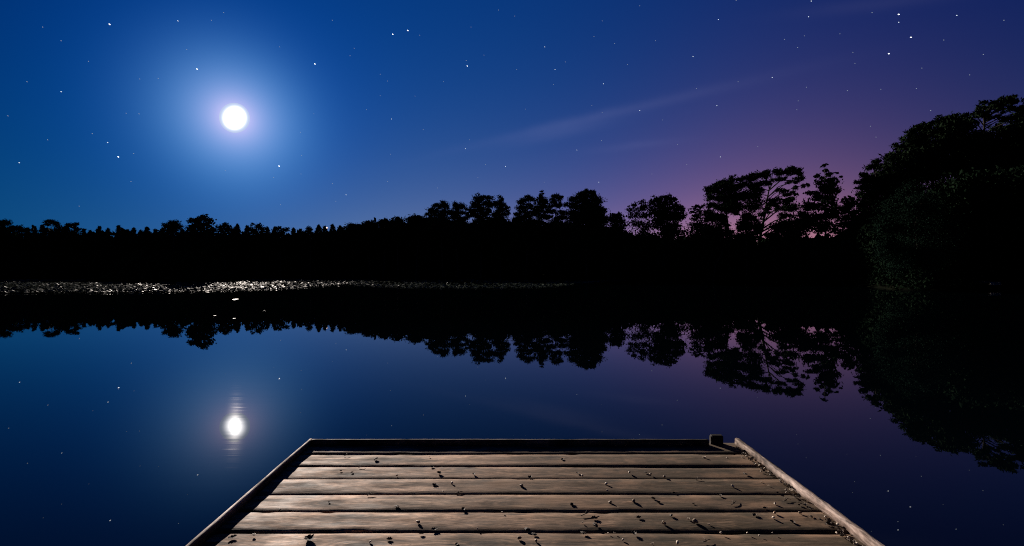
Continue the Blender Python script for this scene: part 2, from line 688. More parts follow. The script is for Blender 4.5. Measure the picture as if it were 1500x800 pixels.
def moon_mat():
    """Blown out in the middle, sinking into its own haze at the limb."""
    m, t, out = new_mat("moon_glow")
    lw = t.nodes.new('ShaderNodeLayerWeight')
    lw.inputs['Blend'].default_value = 0.5
    f = math_node(t, 'POWER', math_node(t, 'SUBTRACT', 1.0, lw.outputs['Facing']), 5.0)
    e1 = t.nodes.new('ShaderNodeEmission')
    e1.inputs['Color'].default_value = (1.0, 0.98, 0.95, 1)
    t.links.new(math_node(t, 'MULTIPLY', f, 3.0), e1.inputs['Strength'])
    e2 = t.nodes.new('ShaderNodeEmission')
    e2.inputs['Color'].default_value = (0.26, 0.31, 0.43, 1)
    a = t.nodes.new('ShaderNodeAddShader')
    t.links.new(e1.outputs[0], a.inputs[0])
    t.links.new(e2.outputs[0], a.inputs[1])
    t.links.new(a.outputs[0], out.inputs['Surface'])
    return m


bm = bmesh.new()
bmesh.ops.create_uvsphere(bm, u_segments=64, v_segments=48, radius=md * 0.0265)
rd_ = (MDIR * MDIR.y - Vector((0, 1, 0))).normalized()      # a slightly flattened disc
for v in bm.verts:
    v.co -= rd_ * v.co.dot(rd_) * 0.13
mo = from_bm("moon", bm, moon_mat(), None, MDIR * md + Vector((0, 0, CAMZ)), True)
mo.visible_shadow = False   # the moon cannot stand in the way of its own light
tag(mo, "bright full white moon glaring in the blue night sky", "moon")

STARS = """161 36 3;261 31 2;328 19 1;410 69 1;289 101.5 3;461.5 94 3;274 73 1;90 134.5 2;204 167 1.4;135.5 196 1.4;158 209 2;173.5 230 2.6;
28.5 238.5 1.6;196 225 1;192 266 1.2;116 302 1;409 243.5 4;440.5 194 1.2;442 228 1.2;441 255 1;487 269 1;507 285.5 2;492 295 1.2;401 260 1;
411 300 1;573.5 174.5 1.8;557 140.5 1.2;568 119 1;557 109 1;575.5 50.5 3;597.5 45 3.4;615 52 1.2;513 82 1.2;519 71 1.2;684.5 97 2.6;683 89 1.3;
709 81 1.2;682 218 1.6;688 205 1;740.5 244 2.2;572 226 1;568 266 1.1;641 275.5 1.4;711 241 1;487 30 1;730 15 1.4;460 167 1;537 161 1;608 141 1;
232 115 1;205 116 1;185 166 1;798 69 1.6;870 54 1.4;828 91 1.4;813 102 1.6;757 102 1;884 123 2;811 124 1;937 162 2.2;882 165 1;881 206 1.2;
845 220 1.6;797 267 1.4;877 267 1.8;955 255 1.2;1055 230 1.8;970 176 1;1050 155 1.6;1081 120 1.2;1131 114 1.6;1015 83 2;1052 29 1.8;1078 1 1.2;
1188 2 2.2;1184 25 1.8;1149 58 1.4;1168 70 1.4;1178 53 1.2;1277 19 1.4;1316 21.5 3;1316 33 1.6;1334 55 2.4;1301.5 79 2.6;1401 23 1.5;1382 59 1.1;
1363 162 1.3;1249 77 1;1252 93 1;1181 128 1.1;1169 148 1.1;1167 161 1.1;1241 133 1;1342 130 1;1275 185 1;1283 201 1;1110 215 1;992 212 1.1;1006 241 1;
900 64 1;919 95 1;882 31 1;937 9 1;754 24 1;867 155 1.1;1290 131 1;63 40 1;12 170 1;70 205 1;310 30 1;620 190 1;650 120 1;690 40 1;770 160 1;
1230 50 1;1440 80 1;1470 30 1;1420 110 1;1350 100 1.1;960 60 1;1020 130 1;520 330 1;700 260 1;330 250 1;90 60 1;130 90 1;40 120 1""".replace("\n", "")
star_mats = [emit_mat("star_faint", (0.75, 0.88, 1.0), 0.22), emit_mat("star_medium", (0.78, 0.9, 1.0), 0.6),
             emit_mat("star_bright", (0.9, 0.95, 1.0), 1.2)]
bm = bmesh.new()
rng = random.Random(5)
sd_ = 8000.0
rows = [tuple(float(v) for v in r.split()) for r in STARS.split(";") if r.strip()]
for px, py, mag in rows:
    d = pdir(px, py)
    c = d * sd_
    side = d.cross(Vector((0, 0, 1))).normalized()
    up = side.cross(d).normalized()
    lvl = 0 if mag < 1.5 else (1 if mag < 2.3 else 2)
    r = (0.00062, 0.00075, 0.00105)[lvl] * sd_ * (0.85 + 0.16 * (mag - (1, 1.5, 2.3)[lvl]))
    # long exposure smears each star a touch along its path; body kept as a small ellipsoid
    ax = (side * 0.85 - up * 0.5).normalized()
    ay = ax.cross(d).normalized()
    ret = bmesh.ops.create_icosphere(bm, subdivisions=1, radius=1.0)
    for v in ret['verts']:
        q = v.co.copy()
        v.co = c + ax * q.x * r * 1.35 + ay * q.y * r * 0.85 + d * q.z * r
    for f in {f for v in ret['verts'] for f in v.link_faces}:
        f.material_index = lvl
me = bpy.data.meshes.new("stars")
bm.to_mesh(me)
bm.free()
for m in star_mats:
    me.materials.append(m)
so_ = link(bpy.data.objects.new("stars", me))
so_.location = (0, 0, CAMZ)
tag(so_, "small white stars scattered over the night sky", None, None, "stuff")

# ------------------------------------------------------------------ trees


def leaf_quads(pos, size, rng, aspect=0.45, up=0.0, jitter=0.35):
    n = len(pos)
    u = rng.normal(size=(n, 3))
    u[:, 2] += up
    u /= np.linalg.norm(u, axis=1)[:, None]
    w = rng.normal(size=(n, 3))
    v = np.cross(u, w)
    v /= np.linalg.norm(v, axis=1)[:, None] + 1e-9
    s = size * (1 + jitter * rng.normal(size=n)).clip(0.4, 1.9)
    u *= s[:, None]
    v *= (s * aspect)[:, None]
    V = np.stack([pos + u, pos + v, pos - u, pos - v], 1).reshape(-1, 3)
    return V


def quads_obj(name, V, mat, parent=None, origin=(0, 0, 0)):
    n = len(V) // 4
    me = mesh_np(name, V - np.array(origin), np.arange(4 * n), np.full(n, 4), mat)
    return link(bpy.data.objects.new(name, me), parent)


BLOBS = []
STYLE = {  # leaf length m, aspect, upward bias, cover density, sub-clump ratio, material, flatness
    'pine':    dict(size=0.20, aspect=0.30, up=0.5, dens=7.0, sub=0.50, mat=MAT_PINE),
    'broad':   dict(size=0.17, aspect=0.62, up=0.0, dens=5.5, sub=0.52, mat=MAT_LEAF),
    'birch':   dict(size=0.13, aspect=0.60, up=-0.6, dens=3.0, sub=0.45, mat=MAT_LEAF),
    'willow':  dict(size=0.055, aspect=0.38, up=-0.5, dens=6.0, sub=0.50, mat=MAT_WILLOW),
    'conifer': dict(size=0.24, aspect=0.30, up=0.7, dens=6.0, sub=0.6, mat=MAT_CONIFER),
}


GROW = {'pine': 1.42, 'broad': 1.36, 'birch': 1.40, 'willow': 1.1, 'conifer': 1.1}


def tree(name, label, cat, group, base_px, D, pads, style, seed, trunk_r=0.22, lean=0.0, limbs=True, dens=1.0):
    rng = np.random.default_rng(seed)
    S = STYLE[style]
    bx = (base_px - 750) / F * D
    gz = float(ground(np.array([bx]), np.array([D]))[0])
    gz = max(gz, 0.02)
    base = np.array([bx, D, gz - 0.05])
    C = []
    for (px, py, rx, ry) in pads:
        k_ = GROW[style] if base_px > 500 else 1.08
        rxm, rym = k_ * rx * D / F, (1 + (k_ - 1) * 0.7) * ry * D / F
        dj = rng.normal() * 0.9 * min(rxm + 0.4, 2.0)
        dj = float(np.clip(dj, -2.4, 2.4))
        c = P(px, py, D + dj)
        C.append((c, rxm, max(rxm * 0.8, 0.4), rym))
    if style in ('pine', 'broad') and len(C) > 9 and base_px > 500:      # inner shoots under the outer boughs
        for c, rxm, rdm, rym in list(C)[2:]:
            if rng.random() < 0.55:
                C.append((c + np.array([rng.normal() * 0.4 * rxm, rng.normal() * 0.4, -1.7 * rym]), rxm * 0.75, rdm * 0.75, rym * 0.85))
    root = empty(name, tuple(base))
    tag(root, label, cat, group)
    # --- crown
    allpos = []
    for c, rx, ry, rz in C:
        area = math.pi * rx * rz
        leaf_a = 2 * S['size'] * S['size'] * S['aspect']
        n = int(min(20000, max(40, S['dens'] * dens * area / leaf_a)))
        ns = int(np.clip(5 + area * 3.0, 6, 42))
        dirs = rng.normal(size=(ns, 3))
        dirs /= np.linalg.norm(dirs, axis=1)[:, None]
        sc_ = dirs * (rng.random(ns) ** 0.45)[:, None]
        sc_ = c + sc_ * np.array([rx, ry, rz]) * 0.92
        rs = S['sub'] * min(rx, rz * 1.3) * rng.uniform(0.6, 1.25, ns)
        k = rng.integers(0, ns, n)
        g = rng.normal(size=(n, 3)) * 0.60
        g *= np.array([1.25, 1.25, 0.8])
        pos = sc_[k] + g * rs[k][:, None]
        allpos.append(pos)
    pos = np.concatenate(allpos)
    pos = pos[pos[:, 2] > 0.05]
    V = leaf_quads(pos, S['size'], rng, S['aspect'], S['up'])
    # --- trunk and limbs
    tb = Tubes(7)
    top = max(C, key=lambda q: q[0][2])[0]
    H = top[2] - base[2]
    tp = []
    for i in range(7):
        f = i / 6
        p = base * (1 - f) + top * f
        bend = math.sin(f * math.pi) * H * 0.02
        p = p + np.array([bend * math.sin(seed), bend * math.cos(seed * 1.7), 0])
        if f < 0.4:
            p[0] = base[0] + (p[0] - base[0]) * 0.5
        tp.append(p)
    tb.add(tp, [trunk_r * (1.35 if i == 0 else (1 - 0.85 * i / 6)) for i in range(7)])
    if limbs:
        for c, rx, ry, rz in C:
            hd = math.hypot(c[0] - base[0], c[1] - base[1])
            z0 = c[2] - 0.35 * hd - 0.3
            f = float(np.clip((z0 - base[2]) / H, 0.12, 0.95))
            i = min(int(f * 6), 5)
            fr = f * 6 - i
            s = tp[i] * (1 - fr) + tp[i + 1] * fr
            mid = (s + c) / 2 + np.array([0, 0, 0.1 * hd]) + rng.normal(size=3) * 0.12
            r0 = min(trunk_r * (1 - 0.8 * f) * 0.6 + 0.01, 0.05 + 0.02 * hd)
            tb.add([s, mid, c], [r0, r0 * 0.65, r0 * 0.25])
            for q in range(2):
                e = c + rng.normal(size=3) * np.array([rx, ry, rz]) * 0.55
                tb.add([mid * 0.5 + c * 0.5, c * 0.5 + e * 0.5, e], [r0 * 0.4, r0 * 0.3, r0 * 0.12])
    quads_obj("crown", V, S['mat'], root, base)
    tb.build("trunk", MAT_BARK, root, base)
    return root


def conifer(label, px, top, D, seed, w=5.0, group="pointed conifers along the far left shore"):
    """A narrow spruce: tiers of drooping boughs widening to the ground."""
    rng = np.random.default_rng(seed)
    pads = []
    y = top
    k = 0
    while y < 398:
        f = (y - top) / 40.0
        hw = 0.4 + w * 1.35 * min(f * 2.4, 1.8)
        if k == 0:
            pads.append((px, y + 1.2, 0.35, 1.8))
        else:
            for s in (-1, 0, 1):
                pads.append((px + s * hw * 0.55 + rng.normal() * 0.4, y + rng.normal() * 0.5, hw * 0.5, 1.2))
        y += 1.8 + 2.4 * f
        k += 1
    return tree("conifer_tree", label, "conifer", group, px, D, pads, 'conifer', seed, 0.14, limbs=False)


GP = "tall pines rising above the far wood"
GB = "leafy trees along the far shore"

# --- far left shore
tree("pine_tree", "pine cut by the left edge of the photo on the far shore", "pine", GP, 0, 94,
     [(-3, 326, 6, 5), (3, 332, 5, 4), (9, 327, 5, 4), (0, 340, 9, 6), (4, 350, 12, 8)], 'pine', 11)
tree("pine_tree", "low broad pine with a flat dome crown, right of the pine at the left edge", "pine", GP, 24, 95,
     [(24, 334, 9, 3.6), (17, 338, 7, 4), (31, 338, 5, 4), (22, 344, 11, 5), (24, 354, 14, 8)], 'pine', 12)
tree("pine_tree", "umbrella shaped pine with a hole under its cap on the far left shore", "pine", GP, 76, 95,
     [(75, 326, 9, 3.2), (68, 329, 4, 2.6), (83, 328, 3.5, 3), (85, 335, 6, 4), (69, 337, 8, 4), (79, 343, 12, 5), (75, 354, 14, 8)], 'pine', 13)
tree("pine_tree", "ragged flat topped pine between the umbrella pine and the first row of spires", "pine", GP, 105, 95,
     [(103, 331, 8, 3), (110, 329, 4, 2.6), (97, 335, 7, 3.4), (113, 336, 5, 2.6), (105, 341, 11, 5), (106, 352, 14, 8)], 'pine', 14)
tree("pine_tree", "round headed pine left of the big island tree", "pine", GP, 253, 92,
     [(253, 326.5, 8, 3.6), (245, 331, 6, 4), (261, 331, 6, 4), (254, 337, 12, 5), (250, 346, 12, 8), (254, 358, 14, 9)], 'pine', 15)
tree("oak_tree", "biggest round crowned tree on the dark island in front of the moonlit water", "tree", GB, 295, 63,
     [(294, 320, 11, 4.5), (284, 324, 6, 5), (304, 324, 6, 5.5), (293, 330, 14, 6), (284, 338, 9, 6), (303, 337, 9, 6.5), (309, 346, 7, 6),
      (290, 348, 15, 8), (300, 358, 17, 9), (283, 365, 14, 10), (294, 378, 20, 12), (270, 385, 14, 12)], 'broad', 16, 0.35)
tree("oak_tree", "flat topped leafy tree just right of the big island tree", "tree", GB, 330, 92,
     [(329, 330, 8, 3.2), (325, 337, 8, 6), (336, 339, 8, 6), (330, 349, 13, 8), (330, 362, 15, 9)], 'broad', 17)
tree("oak_tree", "small domed leafy tree with a notched crown under the moon's right side", "tree", GB, 377, 96,
     [(376, 330.5, 6, 3.4), (370, 336, 6, 4), (383, 336, 6, 4.5), (377, 345, 12, 7), (377, 357, 14, 8)], 'broad', 18)
tree("oak_tree", "low rounded leafy tree in the dip of the far treeline", "tree", GB, 411, 97,
     [(409, 334.5, 7, 3), (417, 337, 6, 3.4), (411, 344, 12, 6), (411, 355, 14, 8)], 'broad', 19)
tree("oak_tree", "small square crowned leafy tree left of the lamp among the spires", "tree", GB, 455, 95,
     [(454, 335, 5.5, 2.6), (450, 341, 7, 4.4), (460, 342, 6, 5), (455, 352, 12, 7)], 'broad', 20)

CON = [
    (40, 333, "slim spire between the domed pine and the umbrella pine"),
    (50, 331, "taller pointed conifer between the domed pine and the umbrella pine"),
    (62, 329, "thin pointed conifer touching the left side of the umbrella pine"),
    (123, 336, "stubby pointed conifer just right of the ragged flat topped pine"),
    (132, 338, "lowest small conifer right of the ragged flat topped pine"),
    (145, 331.5, "full pointed conifer, first tall one right of the ragged flat topped pine"),
    (158, 335, "short conifer between two taller spires right of the ragged pine"),
    (174, 331, "tall narrow conifer over the left end of the island"),
    (186, 336, "small conifer right of the tall narrow one over the island's left end"),
    (196, 334, "pointed conifer over the left middle of the island"),
    (206, 337, "low conifer top over the middle of the island"),
    (216, 333, "sharp conifer spire over the middle of the island"),
    (228, 336, "short conifer over the right middle of the island"),
    (238, 334, "pointed conifer against the left side of the round headed pine"),
    (268, 337, "small conifer between the round headed pine and the big island tree"),
    (348, 328.5, "sharp conifer right of the flat topped leafy tree by the island"),
    (362, 331, "conifer touching the left of the small notched dome tree"),
    (392, 333, "conifer spire just right of the small notched dome tree"),
    (402, 334.5, "low conifer left of the rounded tree in the dip"),
    (430, 334, "pointed conifer just right of the rounded tree in the dip"),
    (440, 335.5, "low conifer left of the small square crowned tree"),
    (467, 330, "sharp spire between the small square tree and the lamp"),
    (476, 331.5, "spire directly beside the tiny lamp on the treeline"),
    (487, 329, "conifer just right of the tiny lamp on the treeline"),
    (498, 330.5, "last pointed conifer before the leafy canopy starts to rise"),
]
for i, (px, ty, lab) in enumerate(CON):
    conifer(lab, px, ty, 99 + (i * 37 % 7), 100 + i, 4.2 + (i * 13 % 5) * 0.45)

# --- leafy canopy that rises to the right
RISE = [(517, 327, 10, "first leafy tree of the rising canopy, right of the last conifer"),
        (541, 324, 11, "second leafy tree of the rising canopy, with a bumpy low dome"),
        (562, 321.5, 10, "leafy tree in the middle of the rising canopy"),
        (583, 318.5, 10, "leafy tree with small upright tips in the rising canopy"),
        (610, 315.5, 13, "broadest leafy tree at the top of the rising canopy, beside the first tall pines")]
for i, (px, ty, w, lab) in enumerate(RISE):
    rg = random.Random(40 + i)
    pads = [(px + rg.uniform(-2, 2), ty + 2.6, w * 0.38, 2.6), (px - w * 0.5, ty + 6, w * 0.45, 4), (px + w * 0.5, ty + 5, w * 0.45, 4),
            (px - w * 0.1, ty + 9, w * 0.7, 5), (px, ty + 18, w * 1.1, 8), (px, ty + 32, w * 1.2, 10)]
    tree("oak_tree", lab, "tree", GB, px, 93 - i, pads, 'broad', 50 + i)

# --- tall pines, middle
tree("pine_tree", "leftmost of the tall middle pines, with one sharp central spire", "pine", GP, 649, 91,
     [(649, 296.5, 2.6, 4), (651, 303, 6, 4), (641, 303, 5, 3.4), (634, 308.5, 5, 3.4), (628, 312.5, 4.5, 2.6), (655, 310, 7, 4), (643, 313, 9, 4.4),
      (648, 321, 13, 5.5), (650, 332, 14, 7), (648, 346, 16, 9)], 'pine', 61)
tree("pine_tree", "twin tipped pine just right of the spired middle pine", "pine", GP, 671, 91,
     [(667, 299, 3.4, 3.6), (677, 300.5, 3.6, 3.2), (671, 304, 7, 4), (672, 311, 8, 4), (666, 318, 7, 4), (677, 320, 7, 3.6), (671, 328, 10, 5), (671, 342, 14, 8)], 'pine', 62)
tree("pine_tree", "broad dense pine with a flat spiky top left of the sky gap in the middle", "pine", GP, 704, 90,
     [(698, 290, 5, 4), (708, 290, 4, 3.4), (716, 291, 4, 3.4), (704, 297, 10, 4), (693, 301, 5, 3.2), (717, 299, 5, 4), (690, 307, 5.5, 2.8), (702, 306, 8, 3.2),
      (713, 309, 7, 2.6), (686, 314, 4, 2.4), (698, 317, 8, 3.4), (709, 322, 9, 4), (700, 332, 13, 7), (704, 345, 15, 9)], 'pine', 63)
tree("pine_tree", "narrow pine right against the left side of the sky gap in the middle", "pine", GP, 733, 90,
     [(732, 292, 3.4, 3.4), (727, 299, 6, 3.4), (737, 299, 4.4, 3.4), (733, 306, 7, 3.4), (742, 304, 4, 1.8), (729, 313, 8, 3.4), (741, 313, 4.4, 2.4),
      (733, 321, 10, 4.4), (736, 331, 12, 6), (738, 344, 14, 9)], 'pine', 64)
tree("pine_tree", "pine with a leaning round cap right of the sky gap in the middle", "pine", GP, 770, 88,
     [(771, 291, 6, 3.4), (764, 296, 5.4, 3.4), (778, 293, 4, 3.2), (762, 305, 5.4, 3.2), (757, 314, 3.6, 2.6), (771, 303, 6, 3.2), (766, 311, 5.4, 2.4),
      (776, 317, 7, 3.4), (768, 324, 11, 5), (770, 335, 13, 8), (770, 348, 14, 9)], 'pine', 65)
tree("pine_tree", "slender pine with a tall thin leader between two rounder pines in the middle", "pine", GP, 793, 88,
     [(793, 284, 2.4, 4), (793, 291, 5, 3.4), (788, 297, 5, 3), (800, 296, 5, 3), (793, 303, 8, 3.4), (785, 308, 7, 2.4), (800, 310, 7, 3), (792, 318, 9, 4), (790, 329, 9, 5), (794, 343, 13, 9)], 'pine', 66)
tree("pine_tree", "open see-through pine left of the massive domed pine", "pine", GP, 816, 87,
     [(815, 286.5, 5, 3.4), (812, 293, 5, 4), (821, 292, 3.4, 3.4), (816, 301, 7, 3), (828, 300, 5.4, 2.2), (810, 310, 6, 2.6), (824, 312, 8, 3), (816, 322, 9, 4), (826, 334, 9, 6), (818, 347, 14, 8)], 'pine', 67)
tree("pine_tree", "massive domed pine, tallest and darkest in the middle of the treeline", "pine", GP, 860, 82,
     [(860, 281.5, 8, 3.2), (867, 284, 4.4, 3.6), (853, 285.5, 5, 3.4), (845, 293, 7, 4.4), (861, 291, 12, 5.5), (872, 295, 8, 5.5), (841, 301, 6, 4.4), (857, 302, 14, 6.5),
      (874, 305, 9, 4.6), (880, 310, 6, 3.4), (862, 314, 18, 8), (850, 322, 14, 7), (875, 324, 14, 8), (860, 336, 21, 10), (862, 352, 22, 11)], 'pine', 68, 0.32)
tree("oak_tree", "small low leafy tree in the purple gap right of the massive domed pine", "tree", GB, 901, 80,
     [(900, 316, 6, 3), (906, 313.5, 3.4, 2.4), (895, 320, 6, 4), (904, 323, 9, 5), (901, 334, 12, 7), (901, 347, 14, 8)], 'broad', 69)
tree("birch_tree", "airy thin leaved birch at the left of the low purple horizon", "tree", GB, 938, 75,
     [(940, 297, 5, 3.2), (930, 301, 4.4, 3.2), (924, 306, 4.4, 3.4), (944, 303, 7, 4.6), (934, 309, 8, 5), (926, 316, 6, 4.2), (942, 317, 9, 5), (932, 326, 10, 5), (946, 331, 9, 6), (936, 344, 14, 8)], 'birch', 70, 0.14)
tree("oak_tree", "full leafy tree with a twiggy round top between the birch and the flat topped pines", "tree", GB, 975, 73,
     [(965, 292, 7, 4), (977, 289.5, 7, 3.4), (984, 294, 6, 4), (957, 297, 5, 4), (970, 300, 12, 7), (985, 304, 9, 6), (996, 305, 5, 3.4), (1000, 310.5, 4.4, 3.4),
      (960, 310, 9, 6), (977, 314, 13, 7), (993, 318, 9, 6), (968, 327, 15, 8), (984, 340, 15, 8)], 'broad', 71, 0.26, dens=0.9)
tree("oak_tree", "small twiggy tree leaning on the left side of the flat topped pine", "tree", GB, 1021, 70,
     [(1018, 304, 4.4, 3), (1026, 302, 4.4, 3.2), (1014, 310, 3.6, 4), (1027, 311, 6, 4), (1020, 318, 8, 4.4), (1022, 330, 11, 7), (1022, 344, 13, 8)], 'birch', 72, 0.14)
tree("pine_tree", "dense flat topped pine, left of the two large pines by the purple glow", "pine", GP, 1078, 67,
     [(1046, 274, 9, 4.2), (1060, 268, 11, 4.2), (1074, 264.5, 10, 3.8), (1040, 281, 5.4, 4), (1055, 279, 14, 5), (1072, 276, 11, 6), (1045, 290, 8, 3.4), (1060, 291, 9, 5), (1075, 289, 9, 5),
      (1045, 302, 8, 5), (1062, 304, 11, 6), (1049, 316, 11, 5), (1075, 304, 7, 7), (1041, 320, 8, 7), (1058, 326, 6, 6)], 'pine', 73, 0.26)
tree("pine_tree", "largest open pine with layered boughs and a wind swept flat top by the purple glow", "pine", GP, 1112, 65,
     [(1098, 262, 9, 4), (1115, 257.5, 11, 4), (1132, 253, 11, 3.4), (1150, 252, 10, 3.2), (1163, 248, 8, 2.8), (1170, 254, 5, 3), (1171, 263, 5.4, 2.4), (1100, 271, 11, 5), (1120, 268, 9, 4),
      (1140, 263, 8, 2.8), (1158, 267, 7, 2.2), (1172, 273, 9, 2.4), (1097, 285, 11, 7), (1108, 281, 8, 5), (1143, 279, 8, 2.6), (1160, 284, 8, 2.6), (1137, 292, 8, 2.8), (1152, 295, 9, 3.2),
      (1131, 300, 6, 2.6), (1146, 306, 11, 4), (1160, 304, 8, 5), (1122, 314, 6, 3), (1150, 318, 9, 4), (1104, 301, 9, 9), (1099, 318, 7, 6)], 'pine', 74, 0.30)
tree("scrub_tree", "low scrubby tree under the left flat topped pine", "tree", GB, 1045, 64,
     [(1040, 338, 13, 9), (1052, 346, 12, 8), (1034, 350, 13, 8), (1066, 340, 4, 8)], 'birch', 75, 0.12, dens=3.2)
tree("scrub_tree", "leaning scrub tree between the trunks of the two large pines", "tree", GB, 1093, 63,
     [(1091, 332, 9, 10), (1103, 346, 8, 8), (1084, 349, 8, 7), (1112, 336, 4, 7)], 'birch', 76, 0.12, dens=3.2)
tree("scrub_tree", "scrubby tree under the wind swept boughs of the largest open pine", "tree", GB, 1150, 61,
     [(1148, 334, 12, 8), (1163, 340, 11, 9), (1136, 344, 8, 6), (1175, 328, 8, 9), (1158, 352, 14, 6)], 'birch', 77, 0.12, dens=3.2)
tree("aspen_tree", "tall thin raggedy tree with a crooked top standing alone against the purple sky", "tree", GB, 1210, 58,
     [(1208, 242.5, 3.4, 1.8), (1209, 249, 2.4, 3), (1214, 255, 4, 2.2), (1198, 258, 4, 2.2), (1206, 262, 5, 3), (1217, 262, 4, 3), (1226, 253.5, 2.2, 1.1), (1232, 259.5, 1.7, 1.0),
      (1200, 267, 5, 3), (1213, 270, 9, 6), (1207, 280, 10, 6), (1220, 280, 6, 5), (1196, 290, 7, 4), (1212, 292, 12, 6), (1222, 303, 7, 5), (1200, 304, 9, 6), (1212, 316, 12, 8),
      (1189, 283, 6, 3.4), (1187, 300, 8, 6), (1205, 334, 14, 8), (1190, 322, 9, 8)], 'birch', 78, 0.16, dens=2.2)
tree("oak_tree", "little leafy tree in the gap between the raggedy tree and the dark right bank", "tree", GB, 1243, 56,
     [(1243, 291.5, 5, 3), (1248, 298, 5, 4), (1238, 299, 4, 3), (1243, 309, 9, 7), (1242, 324, 12, 9), (1240, 342, 14, 9)], 'broad', 79, 0.14)

# --- tall black pines on the right bank
tree("pine_tree", "pine stepping down at the left end of the tall dark right bank", "pine", GP, 1292, 57,
     [(1258, 267, 4.4, 2.2), (1265, 275, 5, 3), (1268, 256, 5, 3.6), (1277, 262, 9, 4.8), (1284, 237, 5, 3), (1279, 246, 7, 4), (1293, 243, 9, 5), (1300, 256, 14, 7), (1285, 275, 16, 9), (1268, 287, 9, 6),
      (1295, 292, 18, 10), (1273, 303, 12, 8), (1285, 320, 20, 12), (1265, 325, 14, 12)], 'pine', 81, 0.3)
tree("pine_tree", "second pine up the slope of the dark right bank", "pine", GP, 1326, 56,
     [(1306, 226, 6, 3), (1302, 232, 7, 3.4), (1318, 219, 7, 3.2), (1313, 213, 3.4, 2.8), (1325, 228, 14, 6), (1310, 243, 13, 7), (1334, 240, 14, 9), (1330, 258, 18, 10), (1320, 275, 18, 10), (1322, 300, 22, 14)], 'pine', 82, 0.3)
tree("pine_tree", "third pine up the slope, with lumpy shelves of needles", "pine", GP, 1360, 56,
     [(1335, 195, 6, 3), (1345, 188.5, 8, 3.8), (1328, 203, 6, 3), (1358, 183.5, 8, 3.8), (1345, 201, 13, 6), (1362, 197, 12, 7), (1337, 213, 11, 6), (1360, 213, 16, 8), (1352, 230, 18, 10), (1363, 250, 20, 12)], 'pine', 83, 0.3)
tree("pine_tree", "broad black pine left of the tall umbrella pine at the right", "pine", GP, 1402, 55,
     [(1380, 174, 8, 3.8), (1372, 180, 6, 3.2), (1395, 173, 8, 3.8), (1410, 172.5, 8, 4), (1390, 184, 13, 6), (1412, 184, 12, 7), (1380, 197, 12, 8), (1400, 200, 16, 9), (1385, 217, 14, 9), (1410, 220, 16, 10), (1395, 240, 22, 12)], 'pine', 84, 0.32)
tree("pine_tree", "tallest umbrella pine at the far right with sky holes under its cap", "pine", GP, 1466, 54,
     [(1440, 158, 9, 3.2), (1455, 150.5, 11, 3.6), (1472, 146.5, 11, 3.6), (1487, 150.5, 9, 3.6), (1498, 157, 7, 3.2), (1432, 166, 7, 3), (1445, 165.5, 8, 2.8), (1461, 157.5, 6, 2.4), (1480, 161, 9, 2.8), (1495, 166, 7, 3),
      (1475, 176, 13, 4), (1490, 176, 11, 4), (1429, 178, 7, 2.4), (1461, 186, 7, 4), (1478, 190, 17, 6), (1440, 199, 17, 5), (1495, 192, 9, 5), (1460, 206, 22, 7), (1430, 211, 14, 7), (1480, 213, 16, 8), (1455, 228, 26, 11), (1490, 235, 20, 12), (1440, 222, 20, 10), (1475, 222, 24, 10), (1500, 213, 18, 10), (1460, 245, 30, 14), (1420, 240, 22, 14), (1496, 250, 24, 16)], 'pine', 85, 0.36)
tree("pine_tree", "pine cut by the right edge of the photo behind the umbrella pine", "pine", GP, 1525, 53,
     [(1515, 163, 11, 4), (1506, 183, 9, 5), (1530, 178, 15, 7), (1515, 205, 16, 9), (1540, 200, 18, 10), (1520, 225, 20, 10), (1540, 245, 24, 14), (1510, 250, 20, 14)], 'pine', 86, 0.34)

# --- bushes overhanging the water on the right
tree("willow_bush", "dim green rounded willow hanging over the water at the right", "bush", "bushes overhanging the right bank", 1348, 33.0,
     [(1335, 281, 17, 10), (1319, 300, 18, 14), (1350, 300, 22, 16), (1304, 330, 15, 20), (1335, 333, 26, 22), (1365, 335, 24, 24), (1299, 360, 11, 17), (1323, 368, 22, 22), (1355, 373, 24, 24),
      (1380, 360, 18, 24), (1330, 396, 18, 15), (1360, 402, 20, 16), (1345, 418, 14, 8)], 'willow', 91, 0.16)
tree("willow_bush", "darker willow behind the landing stage at the right edge", "bush", "bushes overhanging the right bank", 1445, 40.0,
     [(1400, 285, 22, 16), (1430, 271, 24, 14), (1420, 310, 28, 22), (1460, 300, 30, 24), (1490, 310, 24, 24), (1440, 345, 30, 24), (1480, 350, 28, 24), (1410, 350, 22, 24), (1420, 385, 24, 18), (1460, 383, 24, 16), (1495, 388, 20, 18)], 'broad', 92, 0.2)

# --- the dark mass of the wood behind and under the single trees


